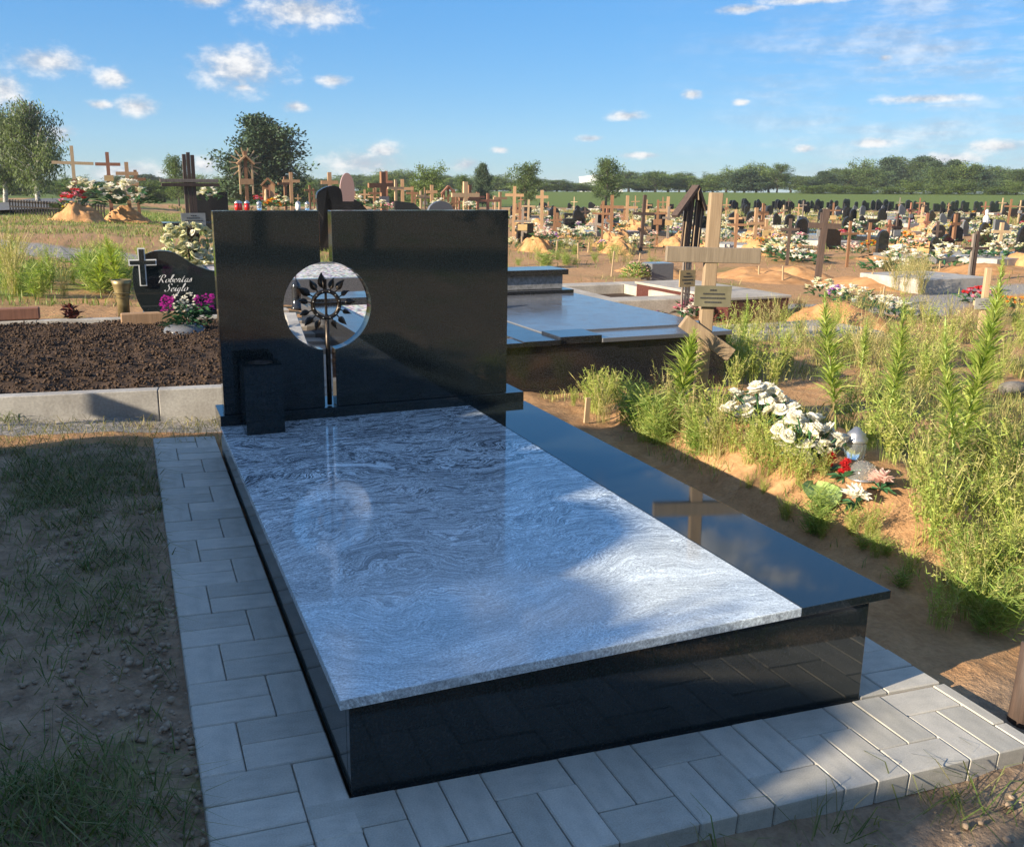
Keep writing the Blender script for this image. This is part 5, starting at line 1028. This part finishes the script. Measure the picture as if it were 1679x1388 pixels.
while u < 1720:
    D = random.uniform(185, 235); kd = random.choice(('round', 'round', 'pine', 'round', 'bush') if u > 1250 else ('round', 'pine', 'bush', 'bush', 'round'))
    s = 'left' if u < 700 else ('middle' if u < 1200 else 'right'); nm = {'round': 'rounded green tree', 'pine': 'dark pine', 'bush': 'bushy light green tree'}[kd]
    tree_px(u, tl(u)+random.uniform(-7, 10), D, kd, random.uniform(52, 84), f'{nm} in the far treeline {beside(u)}', f'{nm}s of the treeline {beside(u)}'); u += random.uniform(13, 23)
for u in range(1330, 1700, 42): tree_px(u+random.uniform(-10, 10), 300+random.uniform(-4, 8), 172, 'bush', random.uniform(50, 80), f'low light green bush at the green field {beside(u)}', 'bushes at the green field')
for u in range(-40, 700, 46): tree_px(u+random.uniform(-14, 14), 300+random.uniform(-5, 5), 118, 'bush', random.uniform(55, 85), f'low hedge-like bush on the horizon {beside(u)}', 'bushes on the left horizon')
# wood behind the photographer (mirrored in the polished stone) and unseen evergreens added and shaped to shade the foreground
for j, x in enumerate(np.linspace(-26, 24, 13)):
    y = -17-random.uniform(0, 7); tree((x, y, H(x, y)), 'round' if j % 3 else 'pine', random.uniform(7.5, 10), random.uniform(8, 11), 'tall tree in the wood mirrored in the polished headstone', 'trees mirrored in the headstone')
for j, (y, h, r_) in enumerate(((2.02, 2.36, .34), (1.55, 2.4, .5), (.95, 2.4, .5), (.35, 2.38, .5), (-.2, 2.34, .5), (-.66, 2.2, .42), (-1.02, 2.08, .26), (-1.36, 2.05, .17), (-1.85, 2.3, .36), (-2.5, 2.4, .5))):
    x = -4.6+random.uniform(-.12, .12); o = thing('shade_shrub', 'unseen evergreen shrub added to shade the left foreground', 'shrub', (x, y, H(x, y)), random.uniform(0, 6), 'unseen shrubs added to cast shade', (r_/3.1, r_/3.1, (h-H(x, y))/6.3))
    a, c = TREES['bush'][j % 2]; link('trunk', a, o); link('crown', c, o)
    MB().lathe([(.02, .05), (2.7, .3), (3.0, 1.6), (3.0, 4.6), (2.6, 5.5), (1.6, 6.0), (0, 6.15)], 12).build('shade_core', noisy('shade_core_green', (.01, .02, .008), (.03, .05, .02), 4, .9, bs=0) if j == 0 else MATS['shade_core_green'], o)  # solid core added inside each shrub to block the sun
# pale hall far beyond the wood
P = at_range(985, 420); o = thing('hall', 'long white hall far off behind the treeline', 'building', P, -.35)
MB().b2(-9, 9, -6, 6, 0, 6.4).build('wall', FARB, o); MB().prism([(-9.4, 6.4), (9.4, 6.4), (9.4, 6.7), (0, 8.0), (-9.4, 6.7)], -6.3, 6.3).build('roof', FARB, o)

# ================================================================== GRASS AND WEEDS
def scatter(n, f):                                           # f(n) -> x, y arrays with keep mask
    x, y, m_ = f(n); x, y = x[m_], y[m_]; return np.c_[x, y, H(x, y)]
def noisemask(x, y, s, thr_): return np.array([fbm(a, c, s, 4) for a, c in zip(x, y)]) > thr_
def grass_obj(name, P, h, w, lean, colr, mat=GRASS, label=None):
    V, Fs, c = blades(P, h, w, lean, colr); o = link(name, np_mesh(name, V, Fs, mat, c)); return tag(o, label, 'grass', kind='stuff')
def U(a, b_, n): return RNG.uniform(a, b_, n)
# shaded patchy turf at the left
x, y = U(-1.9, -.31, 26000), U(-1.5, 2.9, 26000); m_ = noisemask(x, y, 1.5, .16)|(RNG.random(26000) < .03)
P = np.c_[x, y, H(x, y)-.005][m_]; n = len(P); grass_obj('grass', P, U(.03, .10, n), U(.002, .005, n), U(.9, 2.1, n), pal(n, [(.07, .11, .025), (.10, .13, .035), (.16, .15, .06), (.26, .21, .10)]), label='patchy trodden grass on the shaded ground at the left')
# straw along the sunny strip
x, y = U(-1.7, .1, 1400), U(2.85, 3.42, 1400); P = np.c_[x, y, H(x, y)]; n = len(P); grass_obj('straw', P, U(.02, .09, n), U(.002, .004, n), U(1., 2., n), pal(n, G_DRY+[(.14, .16, .05)]), label='dry straw scattered along the pale kerb')
# right verge: weedy mound and shaded strip
def right_region(n):
    x, y = U(1.8, 7.5, n), U(-1.4, 5.6, n); return x, y
x, y = right_region(70000); keep = ((x > 2.2+.0*y) | (y < -.35)) & ~((x > 2.5) & (x < 2.95) & (y > .75) & (y < 2.0) & (RNG.random(len(x)) < .93)) & ~((y > 3.75) & (x < 3.95)) & noisemask(x, y, 1.1, .0)
x, y = x[keep], y[keep]; P = np.c_[x, y, H(x, y)-.005]; n = len(P); tall = np.where(x > 3.7, 1.25, .6)
grass_obj('grass', P, U(.04, .17, n)*tall, U(.002, .0055, n), U(.2, 1.1, n), pal(n, [(.24, .28, .08), (.34, .33, .11), (.18, .23, .06), (.42, .37, .17), (.38, .33, .12)]), label='dry and green grass over the weedy mound at the right')
x, y = U(-.3, 2.4, 5000), U(-1.4, -.36, 5000); m_ = noisemask(x, y, 2., .12); P = np.c_[x, y, H(x, y)][m_]; n = len(P); grass_obj('grass', P, U(.02, .09, n), U(.002, .004, n), U(.4, 1.4, n), pal(n, G_MIX), label='thin grass in front of the paving')
# hillside on the left
x, y = U(-9, 5.2, 60000), 8.2+U(0, 1, 60000)**1.4*42; m_ = (noisemask(x, y, .5, -.02)|(y > 23)) & (seg_d(x, y, PATH_L) > 1.0) & ~((np.abs(y-20-.25*x) < 2.2) & (RNG.random(60000) < .85)) & ~((x > .4) & (y < 12))
x, y = x[m_], y[m_]; P = np.c_[x, y, H(x, y)-.02]; n = len(P); sc_ = 1+.045*(y-8); grass_obj('grass', P, U(.04, .14, n)*np.minimum(sc_, 1.2), U(.005, .012, n)*sc_, U(.15, .7, n), pal(n, [(.15, .23, .05), (.18, .25, .06), (.22, .25, .08), (.14, .20, .05), (.33, .30, .13)]), label='tall meadow grass on the left rise')
# open ground of the right field
x, y = U(3, 60, 60000), U(7, 70, 60000); D = np.hypot(x, y); m_ = noisemask(x, y, .35, .06) & (D > 11); x, y, D = x[m_], y[m_], D[m_]; P = np.c_[x, y, H(x, y)-.02]; n = len(P); sc_ = np.clip(D/12, 1, 5)
grass_obj('grass', P, U(.05, .2, n)*np.sqrt(sc_), U(.006, .012, n)*sc_, U(.2, .9, n), pal(n, [(.16, .21, .055), (.24, .25, .09), (.33, .28, .13)]), label='sparse grass on the open sandy burial ground')
# feathery weed clumps: many thin stems with tiny leaves
def weed_mesh(seed, h=.38, n=46, spread=.55, cols_=G_MIX, leaf=(.012, .03), lw=.28, per=16, lo=.25):
    rng = np.random.default_rng(seed); P, Dv, L, W, C_ = [], [], [], [], []; SV, SF = [], []
    for i in range(n):
        a = rng.uniform(0, 6.28); ln = rng.uniform(.05, spread); hh_ = h*rng.uniform(.55, 1.1); c0 = np.array(cols_[rng.integers(len(cols_))])*rng.uniform(.75, 1.3)
        ts = np.linspace(0, 1, 6); pt = np.c_[np.cos(a)*ln*hh_*ts**1.6, np.sin(a)*ln*hh_*ts**1.6, hh_*ts*(1-.18*ln*ts)]+np.r_[rng.normal(0, .03, 2), 0]
        for j in range(5): P.append(pt[j]); Dv.append(pt[j+1]-pt[j]); L.append(np.linalg.norm(pt[j+1]-pt[j])*1.25); W.append(.0045); C_.append(c0*.9)
        for j in range(per):
            t_ = rng.uniform(lo, 1); p = np.array([np.interp(t_, ts, pt[:, q]) for q in range(3)]); P.append(p); b_ = rng.uniform(0, 6.28); Dv.append([math.cos(b_), math.sin(b_), rng.uniform(-.1, 1.1)]); l = rng.uniform(*leaf); L.append(l); W.append(l*lw); C_.append(c0*rng.uniform(.8, 1.25))
    V, q, c = cards(np.array(P), np.array(Dv), np.array(L), np.array(W), np.array(C_)); return np_mesh('weed', V, [q], LEAF, c)
YG = [(.40, .42, .11), (.34, .39, .10), (.48, .45, .18), (.27, .35, .08)]
G_DRY = [(.44, .36, .16), (.36, .32, .13), (.50, .42, .22)]
WEEDS = [weed_mesh(s, cols_=YG) for s in range(4)]; DRYW = [weed_mesh(40+s, .45, 50, .5, G_DRY+[(.25, .26, .09)], (.01, .022), .3, 10, .5) for s in range(3)]; GRW = [weed_mesh(60+s, .34, 34, .8, [(.17, .26, .05), (.22, .30, .07), (.28, .33, .10)], (.06, .16), .06, 9, .05) for s in range(3)]
def join_clumps(name, items, label):                         # many clumps of ground cover read as one mass
    Vs, Fs, Cs, off = [], [], [], 0
    for me, P, s, rz in items:
        n = len(me.vertices); v = np.empty(n*3, np.float32); me.vertices.foreach_get('co', v); v = v.reshape(-1, 3)*s; c_, s_ = math.cos(rz), math.sin(rz)
        Vs.append(np.c_[v[:, 0]*c_-v[:, 1]*s_, v[:, 0]*s_+v[:, 1]*c_, v[:, 2]]+np.array(P)); Fs.append(np.arange(n).reshape(-1, 4)+off); off += n
        k = np.empty(n*4, np.float32); me.color_attributes['Col'].data.foreach_get('color', k); Cs.append(k.reshape(-1, 4)[:, :3])
    o = link(name, np_mesh(name, np.concatenate(Vs), [np.concatenate(Fs)], LEAF, np.concatenate(Cs))); return tag(o, label, 'weeds', kind='stuff')
it = []
for (u, v, s, k) in [(1240, 740, .6, 0), (1265, 752, .6, 1), (1290, 785, .7, 2), (1230, 765, .6, 3), (1200, 745, .6, 0), (1310, 800, .6, 1), (1255, 785, .6, 2), (1350, 785, .4, 3),
                  (1520, 850, .8, 1), (1570, 870, .8, 2), (1620, 880, .8, 3), (1655, 905, .85, 0), (1570, 935, .6, 1), (1640, 975, .7, 2), (1678, 940, .9, 0), (1500, 800, .7, 3), (1460, 760, .9, 0), (1620, 820, 1.1, 2), (1660, 840, 1.2, 1), (1580, 800, 1.1, 0), (1425, 740, .8, 1), (1480, 730, 1, 2), (1390, 700, .9, 3), (1440, 690, 1., 1), (1530, 760, 1., 2)]:
    it.append((WEEDS[k], gp(u, v), s, random.uniform(0, 6)))
for j in range(42):
    u, v = random.uniform(1180, 1700), random.uniform(555, 640); it.append((random.choice(WEEDS+DRYW), gp(u, v), random.uniform(.7, 1.15), random.uniform(0, 6)))
for j in range(14):
    u, v = random.uniform(1500, 1700), random.uniform(720, 1000); it.append((random.choice(WEEDS+DRYW+DRYW), gp(u, v), random.uniform(.5, 1.), random.uniform(0, 6)))
for j in range(34):
    u = random.uniform(940, 1180); P = gp(u, random.uniform(668, 730)+(u-1040)*.28)
    if P[0] > 1.95 and P[1] < 3.75: it.append((random.choice(GRW+DRYW+WEEDS), P, random.uniform(.35, .8), random.uniform(0, 6)))
for j in range(26):
    u = random.uniform(1180, 1679); P = gp(u, 800+(u-1190)*.5+random.uniform(-40, 30))
    if P[0] > 2.2: it.append((random.choice(GRW+WEEDS), P, random.uniform(.2, .5), random.uniform(0, 6)))
for j in range(18):
    u, v = random.uniform(1540, 1690), random.uniform(940, 1075); P = gp(u, v)
    if P[0] > 2.05: it.append((random.choice(WEEDS+DRYW+GRW), P, random.uniform(.35, .7), random.uniform(0, 6)))
join_clumps('weeds', it, 'feathery yellow-green weeds covering the mound at the right')
it = []
for j in range(46):
    u, v = random.uniform(0, 240), random.uniform(425, 490); it.append((random.choice(DRYW+GRW+WEEDS), gp(u, v), random.uniform(.5, 1.2), random.uniform(0, 6)))
for j in range(12): it.append((random.choice(GRW), gp(random.uniform(150, 205), random.uniform(462, 482)), random.uniform(.8, 1.5), random.uniform(0, 6)))
for j in range(3): it.append((random.choice(DRYW), gp(random.uniform(-20, 40), random.uniform(430, 470)), random.uniform(1., 1.8), random.uniform(0, 6)))
for j in range(40):
    u, v = random.uniform(1200, 1690), random.uniform(520, 570); it.append((random.choice(DRYW+WEEDS), gp(u, v), random.uniform(.5, 1.1), random.uniform(0, 6)))
for j in range(34): it.append((random.choice(DRYW+GRW), gp(random.uniform(840, 1080), random.uniform(405, 440)), random.uniform(.5, 1.1), random.uniform(0, 6)))
for j in range(22): it.append((random.choice(DRYW), gp(random.uniform(1450, 1520), random.uniform(450, 485)), random.uniform(.7, 1.3), random.uniform(0, 6)))
join_clumps('weeds', it, 'dry weeds scattered over the middle ground')
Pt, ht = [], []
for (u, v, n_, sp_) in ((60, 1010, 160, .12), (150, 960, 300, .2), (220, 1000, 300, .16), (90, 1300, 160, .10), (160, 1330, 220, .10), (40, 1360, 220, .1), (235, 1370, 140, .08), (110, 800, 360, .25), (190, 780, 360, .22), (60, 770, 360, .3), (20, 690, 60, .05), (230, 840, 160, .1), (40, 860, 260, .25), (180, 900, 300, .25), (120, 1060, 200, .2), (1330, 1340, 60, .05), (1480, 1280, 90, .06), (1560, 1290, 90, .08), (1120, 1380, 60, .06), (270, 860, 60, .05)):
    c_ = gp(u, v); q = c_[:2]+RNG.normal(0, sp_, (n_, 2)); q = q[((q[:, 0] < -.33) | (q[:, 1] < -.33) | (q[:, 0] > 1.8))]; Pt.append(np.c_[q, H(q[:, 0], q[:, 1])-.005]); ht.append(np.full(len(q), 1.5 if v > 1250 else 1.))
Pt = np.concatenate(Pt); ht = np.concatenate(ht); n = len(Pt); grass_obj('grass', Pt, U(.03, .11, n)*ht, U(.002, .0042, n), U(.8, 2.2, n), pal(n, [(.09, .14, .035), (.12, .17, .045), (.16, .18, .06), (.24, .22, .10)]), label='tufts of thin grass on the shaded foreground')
mb = MB()
for k in range(2600):
    if k >= 2600: x, y = -.31+abs(random.gauss(0, .05)), random.uniform(-.3, 2.6)
    elif k < 1500: x, y = -.31-abs(random.gauss(0, .22)), random.uniform(-1.3, 2.2)
    elif k < 2100: x, y = random.uniform(-1.6, -.35), random.uniform(-1.2, 2.8)
    else: x, y = random.uniform(.2, 2.6), random.uniform(-1.2, -.36)
    r_ = random.choice((.003, .004, .005, .007, .010))*random.uniform(.7, 1.4)*(.5 if k >= 2600 else 1); mb.blob((x, y, (PZ(x, y)+.001) if k >= 2600 else float(H(x, y))+.004), r_, 0, .35, .7)
tag(mb.build('loose_earth', noisy('loose_earth', (.20, .145, .10), (.42, .32, .225), 9, .95, bs=.4, bd=.01), None, True), 'crumbs of earth and pebbles along the paving edge', 'earth', kind='stuff')
# single tall leafy weeds
def tall_weed(u, vb, vt, label, wid=.13, seed=0, cl=((.32, .42, .09), (.40, .47, .12), (.46, .50, .15)), bare=.12):
    rng = np.random.default_rng(seed); P0 = gp(u, vb); k = depth(P0)/F; h = (vb-vt)*k; o = thing('tall_weed', label, 'plant', P0, random.uniform(0, 6))
    ts = np.linspace(0, 1, 9); pt = np.c_[(.05+.02*(seed % 3))*h*np.sin(ts*2.4+seed), .05*h*np.sin(ts*3+seed*2), h*ts]
    MB().tube([tuple(q) for q in pt], [.007*(1-.7*q) for q in ts], 6).build('stem', LIME, o, True)
    n = int(760*h/.8); t_ = bare+(1-bare)*rng.random(n)**.9; p = np.c_[[np.interp(t_, ts, pt[:, q]) for q in range(3)]].T; a = np.arange(n)*2.399+rng.normal(0, .3, n)
    upw = .45+.9*t_+rng.normal(0, .25, n); D = np.c_[np.cos(a), np.sin(a), upw]; L = 1.05*wid*(.55+.6*np.sin(math.pi*np.clip(t_*.95+.05, 0, 1)))*rng.uniform(.45, 1.25, n)*(1-.7*t_**3)
    c = np.array(cl)[rng.integers(0, len(cl), n)]*rng.uniform(.7, 1.3, (n, 1)); dead = (rng.random(n) < .55*np.clip(1-t_*3.2, 0, 1)+.03); c[dead] = np.array([.36, .27, .13])*rng.uniform(.6, 1.1, (int(dead.sum()), 1)); D[dead, 2] -= .9; D = unit(D); S = unit(np.cross(D, [[0, 0, 1.]]+rng.normal(0, .2, (n, 3)))); W = (L*.036).reshape(-1, 1); L_ = L.reshape(-1, 1)
    m1 = p+D*L_*.5; tip = p+D*L_-np.array([[0, 0, 1]])*L_*rng.uniform(.05, .4, (n, 1))*(1-t_.reshape(-1, 1)*.5)
    V = np.stack([p-S*W*.5, p+S*W*.5, m1+S*W, m1-S*W, tip], 1).reshape(-1, 3); i = np.arange(n)[:, None]*5
    link('leaves', np_mesh('leaves', V, [i+np.array([[0, 1, 2, 3]]), i+np.array([[3, 2, 4]])], LEAF, np.repeat(c, 5, 0)), o)['kind'] = 'stuff'
tall_weed(1126, 690, 540, 'tall leafy green weed in front of the three-bar cross', .15, 1); tall_weed(1352, 700, 480, 'tall leafy weed behind the white roses', .12, 2); tall_weed(1446, 730, 488, 'tall leafy weed, middle one of the right-hand three', .12, 3)
tall_weed(1572, 810, 425, 'tallest bright green weed at the right', .14, 4); tall_weed(1540, 800, 520, 'slender weed leaning beside the tallest one', .10, 5); tall_weed(1210, 600, 482, 'slim flowering weed behind the three-bar cross', .08, 6)
tall_weed(185, 492, 385, 'leafy green weed left of the brown vase', .16, 7); tall_weed(172, 490, 410, 'bushy weed beside the leafy one left of the vase', .16, 8); tall_weed(1410, 620, 520, 'short leafy weed further back between the tall ones', .09, 9)
P = on_z(118, 524, .27); o = thing('seedling', 'small dark red leafy plant on the soil bed', 'plant', P); mb = MB()
for j in range(60): mb.leaf((random.uniform(-.05, .05), random.uniform(-.05, .05), random.uniform(0, .1)), RNG.normal(size=3)*[1, 1, .5]+[0, 0, .5], (0, 0, 1), .07, .04)
mb.build('leaves', noisy('wine_leaves', (.06, .015, .015), (.12, .03, .025), 20, .5, bs=0), o)

# ------------------------------------------------------------------ evening air over the field
m = bpy.data.materials.new('thin_haze'); m.use_nodes = True; t = m.node_tree; t.nodes.clear(); MATS['thin_haze'] = m
vol = nd(t, 'ShaderNodeVolumePrincipled', {'Color': (.93, .96, 1., 1), 'Density': .00036, 'Anisotropy': .2}); mo = t.nodes.new('ShaderNodeOutputMaterial'); t.links.new(vol.outputs[0], mo.inputs['Volume'])
o = MB().b2(-480, 720, -120, 1040, -2.2, 16).build('haze', m); tag(o, kind='stuff')
